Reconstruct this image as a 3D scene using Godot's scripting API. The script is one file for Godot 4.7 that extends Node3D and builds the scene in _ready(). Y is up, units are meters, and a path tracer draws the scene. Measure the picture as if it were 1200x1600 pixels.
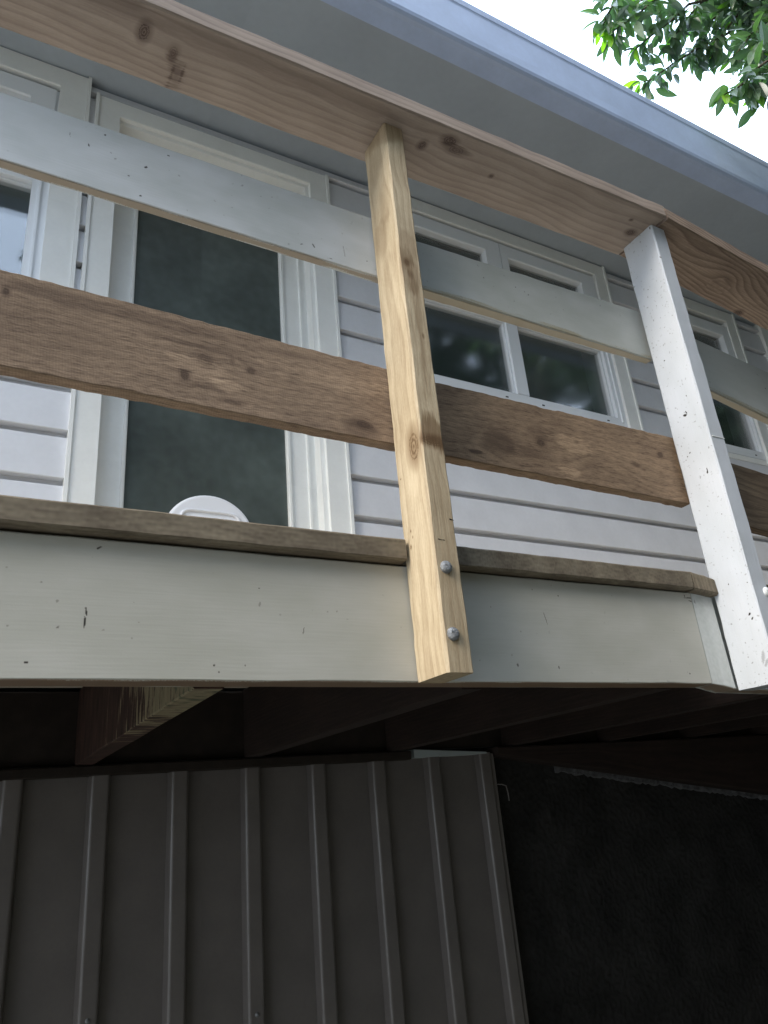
extends Node3D
# A raised timber balcony seen from below: x runs along the fascia, y up, z out from the house.
# The front of the fascia board is the plane z = 0, its bottom edge y = 0.

var sun_dir := Vector3(0.78, -0.60, -0.18)
var mats := {}
var taken := {}
var rng := RandomNumberGenerator.new()

func _ready():
	# --- camera, sky, sun, exposure
	var cam := Camera3D.new()
	cam.name = "camera"
	cam.keep_aspect = Camera3D.KEEP_HEIGHT
	cam.fov = 68.998
	cam.near = 0.05
	cam.far = 200.0
	cam.transform = Transform3D(Basis(Vector3(0.87358611, -0.0847333, 0.48031772), Vector3(-0.11313321, 0.92271829, 0.36871015), Vector3(-0.47443986, -0.37604683, 0.79648774)).orthonormalized(), Vector3(-0.623, -0.1858, 1.0))
	add_child(cam)
	cam.current = true

	var env := Environment.new()
	env.background_mode = Environment.BG_SKY
	var sky := Sky.new()
	var sm := ProceduralSkyMaterial.new()
	sm.sky_top_color = Color(0.80, 0.885, 1.0)
	sm.sky_horizon_color = Color(0.93, 0.965, 1.0)
	sm.sky_curve = 0.2
	sm.ground_bottom_color = Color(0.30, 0.30, 0.27)
	sm.ground_horizon_color = Color(0.45, 0.46, 0.43)
	sm.sky_energy_multiplier = 1.0
	sky.sky_material = sm
	env.sky = sky
	env.tonemap_mode = Environment.TONE_MAPPER_LINEAR
	env.tonemap_exposure = 4.6
	env.sdfgi_enabled = true
	env.ssao_enabled = true
	env.ssil_enabled = true
	var we := WorldEnvironment.new()
	we.name = "world_environment"
	we.environment = env
	add_child(we)

	var sun := DirectionalLight3D.new()
	sun.name = "sun"
	sun.light_energy = 0.36
	sun.light_angular_distance = 30.0
	sun.light_color = Color(1.0, 0.97, 0.93)
	sun.shadow_enabled = true
	sun.look_at_from_position(Vector3.ZERO, sun_dir, Vector3.UP)
	add_child(sun)

	rng.seed = 4711
	make_materials()
	build_ground()
	build_house()
	build_understorey()
	build_deck()
	build_railing()
	build_trees()

# ---------------------------------------------------------------- naming helpers
func numbered(called: String, parent: Node) -> String:
	var key := str(parent.get_instance_id()) + "/" + called
	var n: int = taken.get(key, 0)
	taken[key] = n + 1
	return called if n == 0 else "%s_%03d" % [called, n]

func thing(called: String, label: String, category: String, at := Vector3.ZERO, group := "") -> Node3D:
	var o := Node3D.new()
	o.name = numbered(called, self)
	o.position = at
	o.set_meta("label", label)
	o.set_meta("category", category)
	if group != "":
		o.set_meta("group", group)
	add_child(o)
	return o

func part(called: String, st, m: Material, parent: Node, label := "") -> MeshInstance3D:
	var o := MeshInstance3D.new()
	o.name = numbered(called, parent)
	o.mesh = st.commit() if st is SurfaceTool else st
	o.material_override = m
	if label != "":
		o.set_meta("label", label)
	parent.add_child(o, true)
	return o

func mb() -> SurfaceTool:
	var st := SurfaceTool.new()
	st.begin(Mesh.PRIMITIVE_TRIANGLES)
	return st

# ---------------------------------------------------------------- shape helpers
func tri(st: SurfaceTool, a: Vector3, b: Vector3, c: Vector3, n: Vector3, ua := Vector2.ZERO, ub := Vector2.ZERO, uc := Vector2.ZERO):
	if (b - a).cross(c - a).dot(n) > 0.0:
		var t := b; b = c; c = t
		var u := ub; ub = uc; uc = u
	st.set_normal(n); st.set_uv(ua); st.add_vertex(a)
	st.set_normal(n); st.set_uv(ub); st.add_vertex(b)
	st.set_normal(n); st.set_uv(uc); st.add_vertex(c)

func quad(st: SurfaceTool, a: Vector3, b: Vector3, c: Vector3, d: Vector3, n: Vector3, ua := Vector2(0, 0), ub := Vector2(1, 0), uc := Vector2(1, 1), ud := Vector2(0, 1)):
	tri(st, a, b, c, n, ua, ub, uc)
	tri(st, a, c, d, n, ua, uc, ud)

# A timber with four long edges: profile corners p (at the start) and q (at the end), chamfered and optionally rough along its edges.
func timber(st: SurfaceTool, p: Array, q: Array, bevel: float, segs: int, rough := 0.0, sd := 0, texlen := 0.0, u0 := 0.0, end_waste := 0.0):
	var length: float = ((p[0] + p[2]) * 0.5).distance_to((q[0] + q[2]) * 0.5)
	if texlen <= 0.0:
		texlen = length
	var axis: Vector3 = ((q[0] + q[2]) - (p[0] + p[2])).normalized()
	var fn := FastNoiseLite.new()
	fn.seed = sd
	fn.frequency = 1.0
	fn.fractal_octaves = 3
	var rings := []
	for i in segs + 1:
		var t := float(i) / segs
		var c := []
		for k in 4:
			c.append(p[k].lerp(q[k], t))
		var mid: Vector3 = (c[0] + c[1] + c[2] + c[3]) * 0.25
		if rough > 0.0:
			for k in 4:
				var w := fn.get_noise_2d(t * length * 28.0, k * 19.0) * 1.2
				w += maxf(0.0, fn.get_noise_2d(t * length * 9.0, 100.0 + k * 7.0) - 0.25) * -3.0
				c[k] += (c[k] - mid).normalized() * w * rough
		if end_waste > 0.0:
			for k in 4:
				if i == 0:
					c[k] -= axis * absf(fn.get_noise_2d(k * 31.0, 5.0)) * end_waste
		var ring := []
		for k in 4:
			var a: Vector3 = c[k]
			var bv := bevel * (1.0 + 0.5 * fn.get_noise_2d(t * length * 12.0, 300.0 + k * 11.0))
			ring.append(a + (c[(k + 3) % 4] - a).normalized() * bv)
			ring.append(a + (c[(k + 1) % 4] - a).normalized() * bv)
		rings.append(ring)
	var per := 0.0
	var vs := [0.0]
	for k in 4:
		var d: float = p[k].distance_to(p[(k + 1) % 4])
		per += d
		vs.append(per)
	for i in segs:
		var r0: Array = rings[i]
		var r1: Array = rings[i + 1]
		var ua: float = u0 + float(i) / segs * length / texlen
		var ub: float = u0 + float(i + 1) / segs * length / texlen
		var cen := Vector3.ZERO
		for k in 8:
			cen += r0[k] + r1[k]
		cen /= 16.0
		for k in 4:
			var j := (k + 1) % 4
			var va: float = vs[k] / per
			var vb: float = vs[k + 1] / per
			var e := bevel / per
			quad_out(st, r0[2 * k + 1], r0[2 * j], r1[2 * j], r1[2 * k + 1], cen, Vector2(ua, va + e), Vector2(ua, vb - e), Vector2(ub, vb - e), Vector2(ub, va + e))
			quad_out(st, r0[2 * k], r0[2 * k + 1], r1[2 * k + 1], r1[2 * k], cen, Vector2(ua, va - e), Vector2(ua, va + e), Vector2(ub, va + e), Vector2(ub, va - e))
	for e in 2:
		var ring: Array = rings[0] if e == 0 else rings[segs]
		var n := -axis if e == 0 else axis
		var m := Vector3.ZERO
		for k in 8:
			m += ring[k]
		m /= 8.0
		for k in 8:
			tri(st, m, ring[k], ring[(k + 1) % 8], n, Vector2(0.02, 0.05), Vector2(0.02 + 0.004 * k, 0.3), Vector2(0.02 + 0.004 * k, 0.5))

func quad_out(st: SurfaceTool, a: Vector3, b: Vector3, c: Vector3, d: Vector3, cen: Vector3, ua: Vector2, ub: Vector2, uc: Vector2, ud: Vector2):
	var n := (c - a).cross(d - b)
	if n.length() < 1e-12:
		return
	n = n.normalized()
	if n.dot((a + b + c + d) * 0.25 - cen) < 0.0:
		n = -n
	quad(st, a, b, c, d, n, ua, ub, uc, ud)

# corner lists of a board along x (front-bottom, front-top, back-top, back-bottom)
func xs(x: float, y0: float, y1: float, z_back: float, z_front: float) -> Array:
	return [Vector3(x, y0, z_front), Vector3(x, y1, z_front), Vector3(x, y1, z_back), Vector3(x, y0, z_back)]

# corner lists of a post along y (left-back, left-front, right-front, right-back)
func ys(y: float, x0: float, x1: float, z0: float, z1: float) -> Array:
	return [Vector3(x0, y, z0), Vector3(x0, y, z1), Vector3(x1, y, z1), Vector3(x1, y, z0)]

func box(st: SurfaceTool, lo: Vector3, hi: Vector3, bevel := 0.002):
	timber(st, xs(lo.x, lo.y, hi.y, lo.z, hi.z), xs(hi.x, lo.y, hi.y, lo.z, hi.z), minf(bevel, 0.3 * minf(hi.y - lo.y, hi.z - lo.z)), 1)

# An outline of (z, y) points swept from x0 to x1, smoothed where asked.
func sweep_x(st: SurfaceTool, prof: Array, x0: float, x1: float, segs := 1, caps := true):
	var n := prof.size()
	var area := 0.0
	for k in n:
		area += prof[k].cross(prof[(k + 1) % n])
	var sgn := 1.0 if area > 0.0 else -1.0
	for s in segs:
		var xa := lerpf(x0, x1, float(s) / segs)
		var xb := lerpf(x0, x1, float(s + 1) / segs)
		for k in n:
			var a: Vector2 = prof[k]
			var b: Vector2 = prof[(k + 1) % n]
			var e := (b - a).normalized()
			var nn := Vector3(0, -e.x * sgn, e.y * sgn)
			quad(st, Vector3(xa, a.y, a.x), Vector3(xb, a.y, a.x), Vector3(xb, b.y, b.x), Vector3(xa, b.y, b.x), nn, Vector2(xa, a.y), Vector2(xb, a.y), Vector2(xb, b.y), Vector2(xa, b.y))
	if caps:
		var pts := PackedVector2Array(prof)
		var idx := Geometry2D.triangulate_polygon(pts)
		for e in 2:
			var x := x0 if e == 0 else x1
			var nn := Vector3(-1 if x0 < x1 else 1, 0, 0) if e == 0 else Vector3(1 if x0 < x1 else -1, 0, 0)
			for i in range(0, idx.size(), 3):
				var a := pts[idx[i]]
				var b := pts[idx[i + 1]]
				var c := pts[idx[i + 2]]
				tri(st, Vector3(x, a.y, a.x), Vector3(x, b.y, b.x), Vector3(x, c.y, c.x), nn, a, b, c)

# A lathe about the z axis through at: list of (radius, z) with smooth normals.
func lathe_z(st: SurfaceTool, prof: Array, at: Vector3, segs := 28, sx := 1.0):
	var nor := []
	for i in prof.size():
		var a: Vector2 = prof[maxi(i - 1, 0)]
		var b: Vector2 = prof[mini(i + 1, prof.size() - 1)]
		var e := (b - a).normalized()
		nor.append(Vector2(e.y, -e.x))
	for k in segs:
		var t0 := TAU * k / segs
		var t1 := TAU * (k + 1) / segs
		for i in prof.size() - 1:
			var v := []
			var m := []
			for c in [[i, t0], [i, t1], [i + 1, t1], [i + 1, t0]]:
				var p: Vector2 = prof[c[0]]
				var q: Vector2 = nor[c[0]]
				v.append(at + Vector3(cos(c[1]) * p.x * sx, sin(c[1]) * p.x, p.y))
				m.append(Vector3(cos(c[1]) * q.x, sin(c[1]) * q.x, q.y).normalized())
			var order := [0, 1, 2, 0, 2, 3]
			var face: Vector3 = (v[1] - v[0]).cross(v[2] - v[0]) + (v[2] - v[0]).cross(v[3] - v[0])
			if face.dot(m[0] + m[1] + m[2] + m[3]) > 0.0:
				order = [0, 2, 1, 0, 3, 2]
			for o in order:
				st.set_normal(m[o]); st.set_uv(Vector2.ZERO); st.add_vertex(v[o])

func tube(st: SurfaceTool, path: Array, radii: Array, segs := 7):
	var rings := []
	for i in path.size():
		var d: Vector3 = (path[mini(i + 1, path.size() - 1)] - path[maxi(i - 1, 0)]).normalized()
		var s := d.cross(Vector3(0.31, 0.2, 0.93)).normalized()
		var t := s.cross(d)
		var ring := []
		for k in segs:
			var a := TAU * k / segs
			ring.append([path[i] + (s * cos(a) + t * sin(a)) * radii[i], s * cos(a) + t * sin(a)])
		rings.append(ring)
	for i in path.size() - 1:
		for k in segs:
			var j := (k + 1) % segs
			var v := [rings[i][k], rings[i][j], rings[i + 1][j], rings[i + 1][k]]
			var order := [0, 1, 2, 0, 2, 3]
			if (v[1][0] - v[0][0]).cross(v[2][0] - v[0][0]).dot(v[0][1] + v[1][1]) > 0.0:
				order = [0, 2, 1, 0, 3, 2]
			for o in order:
				st.set_normal(v[o][1]); st.set_uv(Vector2(float(i), float(o))); st.add_vertex(v[o][0])

# ---------------------------------------------------------------- textures
func noise_bytes(w: int, h: int, squash_x: float, squash_y: float, freq: float, sd: int, octaves := 3) -> PackedByteArray:
	var f := FastNoiseLite.new()
	f.seed = sd
	f.noise_type = FastNoiseLite.TYPE_SIMPLEX_SMOOTH
	f.frequency = freq
	f.fractal_octaves = octaves
	var im := f.get_image(maxi(4, int(w * squash_x)), maxi(4, int(h * squash_y)))
	im.convert(Image.FORMAT_L8)
	if im.get_width() != w or im.get_height() != h:
		im.resize(w, h, Image.INTERPOLATE_CUBIC)
	return im.get_data()

func finish(col: PackedByteArray, hgt: PackedByteArray, w: int, h: int, rough: float, relief_cm: float) -> StandardMaterial3D:
	var a := Image.create_from_data(w, h, false, Image.FORMAT_RGB8, col)
	var b := Image.create_from_data(w, h, false, Image.FORMAT_L8, hgt)
	var m := StandardMaterial3D.new()
	m.albedo_texture = ImageTexture.create_from_image(a)
	m.roughness = rough
	m.metallic_specular = 0.4
	if relief_cm > 0.0:
		m.heightmap_enabled = true
		m.heightmap_texture = ImageTexture.create_from_image(b)
		m.heightmap_scale = relief_cm
	return m

# Wood for one board: w x h pixels cover len x per metres (per = round its four faces).
# knots: [u, v, radius along, radius across, darkness]; stains: [u, v, ru, rv, amount]
func wood(w: int, h: int, length: float, per: float, sd: int, light: Color, dark: Color, o: Dictionary) -> StandardMaterial3D:
	var fib := noise_bytes(w, h, o.get("stretch", 0.06), 1.0, 0.22, sd, 3)
	var fine := noise_bytes(w, h, 0.25, 1.0, 0.4, sd + 1, 2)
	var warp := noise_bytes(w, h, 0.25, 0.5, 0.012, sd + 2, 2)
	var blot := noise_bytes(w, h, 0.25, 0.5, 0.02, sd + 3, 4)
	var n := w * h
	var disp := PackedFloat32Array()
	disp.resize(n)
	var kd := PackedFloat32Array()
	kd.resize(n)
	var sx := length / w
	var sy := per / h
	var kring: float = o.get("kring", 0.30)
	for k in o.get("knots", []):
		var ku: float = k[0]
		var kv: float = k[1]
		var ra: float = k[2]
		var rc: float = k[3]
		var reach := 6.0
		for y in range(maxi(0, int((kv - rc * reach) / sy)), mini(h, int((kv + rc * reach) / sy) + 1)):
			for x in range(maxi(0, int((ku - ra * reach) / sx)), mini(w, int((ku + ra * reach) / sx) + 1)):
				var du := (x * sx - ku) / ra
				var dv := (y * sy - kv) / rc
				var r2 := du * du + dv * dv
				var i := y * w + x
				if r2 > 0.7:
					disp[i] -= dv * rc / (r2 + 0.3) * clampf(1.3 - r2 / 30.0, 0.0, 1.0)
				var r := sqrt(r2) + (fine[i] - 128) * 0.0012
				if r < 1.0:
					kd[i] = maxf(kd[i], k[4] * (1.0 - kring + kring * sin(r * 13.0 + 1.0)))
				elif r < 2.2:
					kd[i] = maxf(kd[i], k[4] * 0.45 * (2.2 - r) / 1.2)
	for s in o.get("stains", []):
		for y in range(maxi(0, int((s[1] - s[3] * 1.6) / sy)), mini(h, int((s[1] + s[3] * 1.6) / sy) + 1)):
			for x in range(maxi(0, int((s[0] - s[2] * 1.6) / sx)), mini(w, int((s[0] + s[2] * 1.6) / sx) + 1)):
				var i := y * w + x
				var du: float = (x * sx - s[0]) / s[2]
				var dv: float = (y * sy - s[1]) / s[3]
				var r: float = sqrt(du * du + dv * dv) + (blot[i] - 128) * 0.005 + (fib[i] - 128) * 0.003
				if r < 1.0:
					var a: float = s[4]
					kd[i] = clampf(kd[i] + a * minf(1.0, (1.0 - r) * 2.2), -0.6, 1.0)
	var col := PackedByteArray()
	col.resize(n * 3)
	var hgt := PackedByteArray()
	hgt.resize(n)
	var freq: float = o.get("freq", 120.0)
	var vc: float = o.get("vc", 0.5) * per
	var d0: float = o.get("depth", 0.05)
	var dslope: float = o.get("slope", 0.0)
	var ring_a: float = o.get("ring", 0.5)
	var fib_a: float = o.get("fibre", 0.4) / 255.0
	var blot_a: float = o.get("blot", 0.4) / 255.0
	var warp_a: float = o.get("warp", 0.02) / 255.0
	var saw: float = o.get("saw", 0.0)
	var streak: float = o.get("streak", 0.0) / 128.0
	var tilt: float = o.get("tilt", 0.0)
	var lr := light.r * 255.0
	var lg := light.g * 255.0
	var lb := light.b * 255.0
	var dr := dark.r * 255.0
	var dg := dark.g * 255.0
	var db := dark.b * 255.0
	for y in h:
		var v := y * sy - vc
		var row := y * w
		for x in w:
			var i := row + x
			var vv := v + disp[i] * 0.6 + (warp[i] - 128) * warp_a + tilt * x * sx
			var dd := d0 + dslope * x * sx
			var rr := sqrt(vv * vv + dd * dd) * freq
			var t := rr - floorf(rr)
			var ring := t * t * (1.0 if t < 0.86 else (1.0 - t) * 7.1)
			var f := fib[i] - 128
			var k := kd[i]
			var g := ring * ring_a + f * fib_a + (fine[i] - 128) * fib_a * 0.7 + (blot[i] - 128) * blot_a + 0.18
			if saw > 0.0:
				g += saw * 0.10 * sin((x * sx + y * sy * 0.12) * 1500.0 + (blot[i] - 128) * 0.06)
			if f > 30:
				g += (f - 30) * streak
			g = clampf(g, -0.2, 1.0)
			if k > 0.0:
				g = g + (1.25 - g) * k
			else:
				g += k * 0.7
			var j := i * 3
			col[j] = clampi(int(lr + (dr - lr) * g), 0, 255)
			col[j + 1] = clampi(int(lg + (dg - lg) * g), 0, 255)
			col[j + 2] = clampi(int(lb + (db - lb) * g), 0, 255)
			var hh := 150.0 + f * 0.55 - ring * 26.0 * ring_a + (fine[i] - 128) * 0.4 - k * 20.0
			if saw > 0.0:
				hh += saw * 34.0 * sin((x * sx + y * sy * 0.12) * 2100.0 + (blot[i] - 128) * 0.05)
			hgt[i] = clampi(int(hh), 0, 255)
	return finish(col, hgt, w, h, o.get("rough", 0.75), o.get("relief", 0.06))

# Painted board. marks: [u, v, lu, lv, tilt, dark 0..1]; chips show dark timber.
func paint(w: int, h: int, length: float, per: float, sd: int, base: Color, o: Dictionary) -> StandardMaterial3D:
	var brush := noise_bytes(w, h, 0.04, 1.0, 0.25, sd, 3)
	var blot := noise_bytes(w, h, 0.25, 0.5, 0.02, sd + 1, 4)
	var fine := noise_bytes(w, h, 1.0, 1.0, 0.3, sd + 2, 2)
	var n := w * h
	var sx := length / w
	var sy := per / h
	var mk := PackedFloat32Array()
	mk.resize(n)
	var r2g := RandomNumberGenerator.new()
	r2g.seed = sd
	var marks: Array = o.get("marks", []).duplicate()
	for i in int(o.get("specks", 0)):
		var s: float = r2g.randf_range(0.0006, 0.0019) * o.get("speck_size", 1.0)
		marks.append([r2g.randf() * length, o.get("speck_v0", 0.0) + r2g.randf() * o.get("speck_dv", per), s * r2g.randf_range(0.7, 2.4), s, r2g.randf_range(-1.5, 1.5), r2g.randf_range(0.05, 0.30) if r2g.randf() < 0.955 else 1.0])
	for m in marks:
		var reach: float = maxf(m[2], m[3]) * 1.5 + sx
		var ca := cos(m[4])
		var sa := sin(m[4])
		for y in range(maxi(0, int((m[1] - reach) / sy)), mini(h, int((m[1] + reach) / sy) + 2)):
			for x in range(maxi(0, int((m[0] - reach) / sx)), mini(w, int((m[0] + reach) / sx) + 2)):
				var du: float = x * sx - m[0]
				var dv: float = y * sy - m[1]
				var a: float = (du * ca + dv * sa) / m[2]
				var b: float = (dv * ca - du * sa) / m[3]
				var i := y * w + x
				var r := a * a + b * b + (fine[i] - 128) * 0.005
				if r < 1.0:
					mk[i] = maxf(mk[i], m[5] * minf(1.0, (1.0 - r) * 2.5))
	# bands along the board where the paint is worn or grimy: [v0, v1, colour, amount]
	var col := PackedByteArray()
	col.resize(n * 3)
	var hgt := PackedByteArray()
	hgt.resize(n)
	var amp: float = o.get("amp", 10.0) / 255.0
	var grime: float = o.get("grime", 12.0) / 255.0
	var bands: Array = o.get("bands", [])
	for y in h:
		var row := y * w
		var v := y * sy
		for x in w:
			var i := row + x
			var s := (brush[i] - 128) * amp
			var g := (blot[i] - 128) * grime
			var cr := base.r * 255.0 + s + g
			var cg := base.g * 255.0 + s + g * 0.95
			var cb := base.b * 255.0 + s * 0.95 + g * 1.1
			for bd in bands:
				if v > bd[0] and v < bd[1]:
					var e: float = minf(v - bd[0], bd[1] - v) / maxf(0.0005, bd[4])
					var a: float = clampf(e + (fine[i] - 128) * 0.008 + (brush[i] - 128) * 0.010 + (blot[i] - 128) * 0.012 - 0.2, 0.0, 1.0) * bd[3]
					cr += (bd[2].r * 255.0 - cr) * a
					cg += (bd[2].g * 255.0 - cg) * a
					cb += (bd[2].b * 255.0 - cb) * a
			var k := mk[i]
			if k > 0.0:
				cr += (46.0 - cr) * k
				cg += (42.0 - cg) * k
				cb += (38.0 - cb) * k
			var j := i * 3
			col[j] = clampi(int(cr), 0, 255)
			col[j + 1] = clampi(int(cg), 0, 255)
			col[j + 2] = clampi(int(cb), 0, 255)
			hgt[i] = clampi(int(150.0 + (brush[i] - 128) * 0.5 + (fine[i] - 128) * 0.15 + (blot[i] - 128) * 0.3 - k * 70.0), 0, 255)
	return finish(col, hgt, w, h, o.get("rough", 0.42), o.get("relief", 0.05))

func flat(lin: Color, rough: float, spec := 0.5, mottle := 0.0, scale := 1.0, sd := 1, relief := 0.0) -> StandardMaterial3D:
	var m := StandardMaterial3D.new()
	m.roughness = rough
	m.metallic_specular = spec
	if mottle <= 0.0:
		m.albedo_color = lin.linear_to_srgb()
		return m
	var w := 256
	var b := noise_bytes(w, w, 1.0, 1.0, 0.02, sd, 5)
	var f := noise_bytes(w, w, 1.0, 1.0, 0.2, sd + 5, 3)
	var col := PackedByteArray()
	col.resize(w * w * 3)
	var c := lin.linear_to_srgb()
	for i in w * w:
		var g := 1.0 + mottle * ((b[i] - 128) / 128.0 + 0.4 * (f[i] - 128) / 128.0)
		col[i * 3] = clampi(int(c.r * 255.0 * g), 0, 255)
		col[i * 3 + 1] = clampi(int(c.g * 255.0 * g), 0, 255)
		col[i * 3 + 2] = clampi(int(c.b * 255.0 * g), 0, 255)
	m.albedo_texture = ImageTexture.create_from_image(Image.create_from_data(w, w, false, Image.FORMAT_RGB8, col))
	m.uv1_triplanar = true
	m.uv1_world_triplanar = true
	m.uv1_scale = Vector3.ONE * scale
	if relief > 0.0:
		m.heightmap_enabled = true
		m.heightmap_texture = ImageTexture.create_from_image(Image.create_from_data(w, w, false, Image.FORMAT_L8, f))
		m.heightmap_scale = relief
	return m

func srgb(r: float, g: float, b: float) -> Color:
	return Color(r / 255.0, g / 255.0, b / 255.0)

func make_materials():
	mats.weatherboard = flat(Color(0.62, 0.63, 0.66), 0.32, 0.5, 0.03, 0.9, 3)
	mats.trim = flat(Color(0.76, 0.77, 0.75), 0.3, 0.5, 0.02, 1.1, 9)
	mats.joinery = flat(Color(0.74, 0.77, 0.80), 0.22)
	mats.seal = flat(Color(0.015, 0.016, 0.018), 0.5)
	mats.soffit = flat(Color(0.35, 0.39, 0.43), 0.55, 0.4, 0.03, 0.5, 14)
	mats.gutter = flat(Color(0.42, 0.51, 0.70), 0.40, 0.5, 0.04, 0.8, 15)  # lens glare put into the colour as extra blue
	mats.roof = flat(Color(0.12, 0.13, 0.14), 0.5)
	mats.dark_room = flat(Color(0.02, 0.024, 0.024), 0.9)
	mats.liner = flat(Color(0.30, 0.34, 0.35), 0.5)
	mats.cladding = flat(Color(0.122, 0.110, 0.103), 0.30, 0.5, 0.05, 1.3, 21)
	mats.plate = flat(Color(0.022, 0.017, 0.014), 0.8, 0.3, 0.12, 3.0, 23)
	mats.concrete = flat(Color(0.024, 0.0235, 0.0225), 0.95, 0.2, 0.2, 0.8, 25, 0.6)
	mats.lit_band = flat(Color(0.10, 0.10, 0.105), 0.9, 0.3, 0.3, 5.0, 27, 0.6)  # paler than the concrete to stand in for light on it
	mats.ground = flat(Color(0.14, 0.14, 0.12), 0.95, 0.2, 0.3, 0.4, 31)
	mats.path = flat(Color(0.46, 0.45, 0.42), 0.9, 0.3, 0.12, 0.8, 36)
	mats.added_hill = flat(Color(0.05, 0.048, 0.036), 0.95, 0.2, 0.4, 0.3, 37)
	mats.steel = flat(Color(0.26, 0.27, 0.28), 0.42, 0.5, 0.22, 30.0, 33, 0.12)
	mats.steel.metallic = 0.75
	mats.plastic = flat(Color(0.80, 0.81, 0.84), 0.28)
	mats.bark = flat(Color(0.10, 0.085, 0.065), 0.9, 0.3, 0.3, 2.0, 35, 0.6)
	var g := StandardMaterial3D.new()
	g.albedo_color = Color(0.30, 0.36, 0.34, 0.16)
	g.transparency = BaseMaterial3D.TRANSPARENCY_ALPHA
	g.roughness = 0.03
	g.metallic_specular = 1.0
	mats.glass = g
	var g2: StandardMaterial3D = g.duplicate()
	g2.roughness = 0.07
	mats.obscure_glass = g2
	var fr := flat(Color(0.078, 0.094, 0.088), 0.24, 0.5, 0.16, 0.37, 41)
	mats.frosted = fr
	mats.leaves = []
	for k in 6:
		var l := StandardMaterial3D.new()
		var c: Color = [Color(0.08, 0.115, 0.09), Color(0.09, 0.13, 0.085), Color(0.10, 0.15, 0.085), Color(0.13, 0.20, 0.07), Color(0.20, 0.27, 0.07), Color(0.065, 0.10, 0.085)][k]
		l.albedo_color = c.linear_to_srgb()
		l.roughness = 0.33
		l.backlight_enabled = true
		l.backlight = Color(c.r * 3.4, c.g * 3.6, c.b * 2.4).clamp()
		l.cull_mode = BaseMaterial3D.CULL_DISABLED
		mats.leaves.append(l)
	mats.garden_leaf = flat(Color(0.035, 0.06, 0.03), 0.5)
	mats.garden_leaf.cull_mode = BaseMaterial3D.CULL_DISABLED

# ---------------------------------------------------------------- the setting
func build_ground():
	var st := mb()
	quad(st, Vector3(-60, -1.75, -60), Vector3(60, -1.75, -60), Vector3(60, -1.75, 60), Vector3(-60, -1.75, 60), Vector3.UP)
	var bounce_slabs := mb()
	for k in 6:
		box(bounce_slabs, Vector3(-7.0 + k * 1.0, -1.75, 0.25), Vector3(-6.012 + k * 1.0, -1.70, 3.6), 0.004)
	var path := part("path", bounce_slabs, mats.path, self)  # unseen pale slabs, added to bounce light onto the cladding
	path.set_meta("kind", "structure")
	var hs := mb()
	for i in 24:
		for k in 8:
			var q := []
			for c in [[i, k], [i + 1, k], [i + 1, k + 1], [i, k + 1]]:
				var a: float = lerpf(-0.5, 2.0, c[0] / 24.0)
				var rad: float = lerpf(13.0, 34.0, c[1] / 8.0)
				q.append(Vector3(sin(a) * rad, -1.76 + 11.0 * smoothstep(0.0, 1.0, c[1] / 8.0) * smoothstep(-0.5, 0.3, a), cos(a) * rad))
			quad(hs, q[0], q[1], q[2], q[3], Vector3(-sin(0.8), 1.4, -cos(0.8)).normalized())
	var bk := func(x: float, z: float) -> Vector3:  # bank added out of view to block low light under the deck
		return Vector3(x, -1.765 + (2.7 + 0.25 * sin(x * 1.7) + 0.2 * sin(z * 2.3 + x)) * smoothstep(1.9, 3.3, z) * smoothstep(-2.6, -0.6, x), z)
	for i in 40:
		for k in 22:
			var x0 := -3.4 + i * 0.45
			var z0 := 1.7 + k * 0.5
			var v := [bk.call(x0, z0), bk.call(x0 + 0.45, z0), bk.call(x0 + 0.45, z0 + 0.5), bk.call(x0, z0 + 0.5)]
			var nn: Vector3 = (v[2] - v[0]).cross(v[1] - v[3]).normalized()
			quad(hs, v[0], v[1], v[2], v[3], nn if nn.y > 0.0 else -nn)
	var added_hill := part("added_hillside", hs, mats.added_hill, self)  # unseen slopes, added to close off light from the front
	added_hill.set_meta("kind", "structure")
	var g := part("ground", st, mats.ground, self)
	g.set_meta("kind", "structure")

# ---------------------------------------------------------------- the house
const HX0 := -4.6
const HX1 := 6.0
const SOFFIT := 2.44

# casing round an opening: outer rectangle o, width wd; returns the mesh
func casing(o: Rect2, wd: float, z_back: float, z_front: float, sill := true) -> SurfaceTool:
	var st := mb()
	var x0 := o.position.x
	var x1 := o.end.x
	var y0 := o.position.y
	var y1 := o.end.y
	box(st, Vector3(x0, y0, z_back), Vector3(x0 + wd, y1, z_front), 0.003)
	box(st, Vector3(x1 - wd, y0, z_back), Vector3(x1, y1, z_front), 0.003)
	box(st, Vector3(x0 + wd, y1 - wd, z_back), Vector3(x1 - wd, y1, z_front - 0.0005), 0.003)
	if sill:
		box(st, Vector3(x0 + wd, y0, z_back), Vector3(x1 - wd, y0 + 0.0315, z_front - 0.0135), 0.002)
	# back band: a thin bead proud of the casing along its outer edge
	box(st, Vector3(x0 - 0.012, y0, z_back), Vector3(x0 - 0.0005, y1 + 0.004, z_front + 0.006), 0.003)
	box(st, Vector3(x1 + 0.0005, y0, z_back), Vector3(x1 + 0.012, y1 + 0.004, z_front + 0.006), 0.003)
	return st

func ring_frame(st: SurfaceTool, o: Rect2, i: Rect2, zb: float, zf: float, bevel := 0.004):
	box(st, Vector3(o.position.x, o.position.y, zb), Vector3(i.position.x, o.end.y, zf), bevel)
	box(st, Vector3(i.end.x, o.position.y, zb), Vector3(o.end.x, o.end.y, zf), bevel)
	box(st, Vector3(i.position.x, i.end.y, zb), Vector3(i.end.x, o.end.y, zf - 0.0006), bevel)
	box(st, Vector3(i.position.x, o.position.y, zb), Vector3(i.end.x, i.position.y, zf - 0.0006), bevel)

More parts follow.
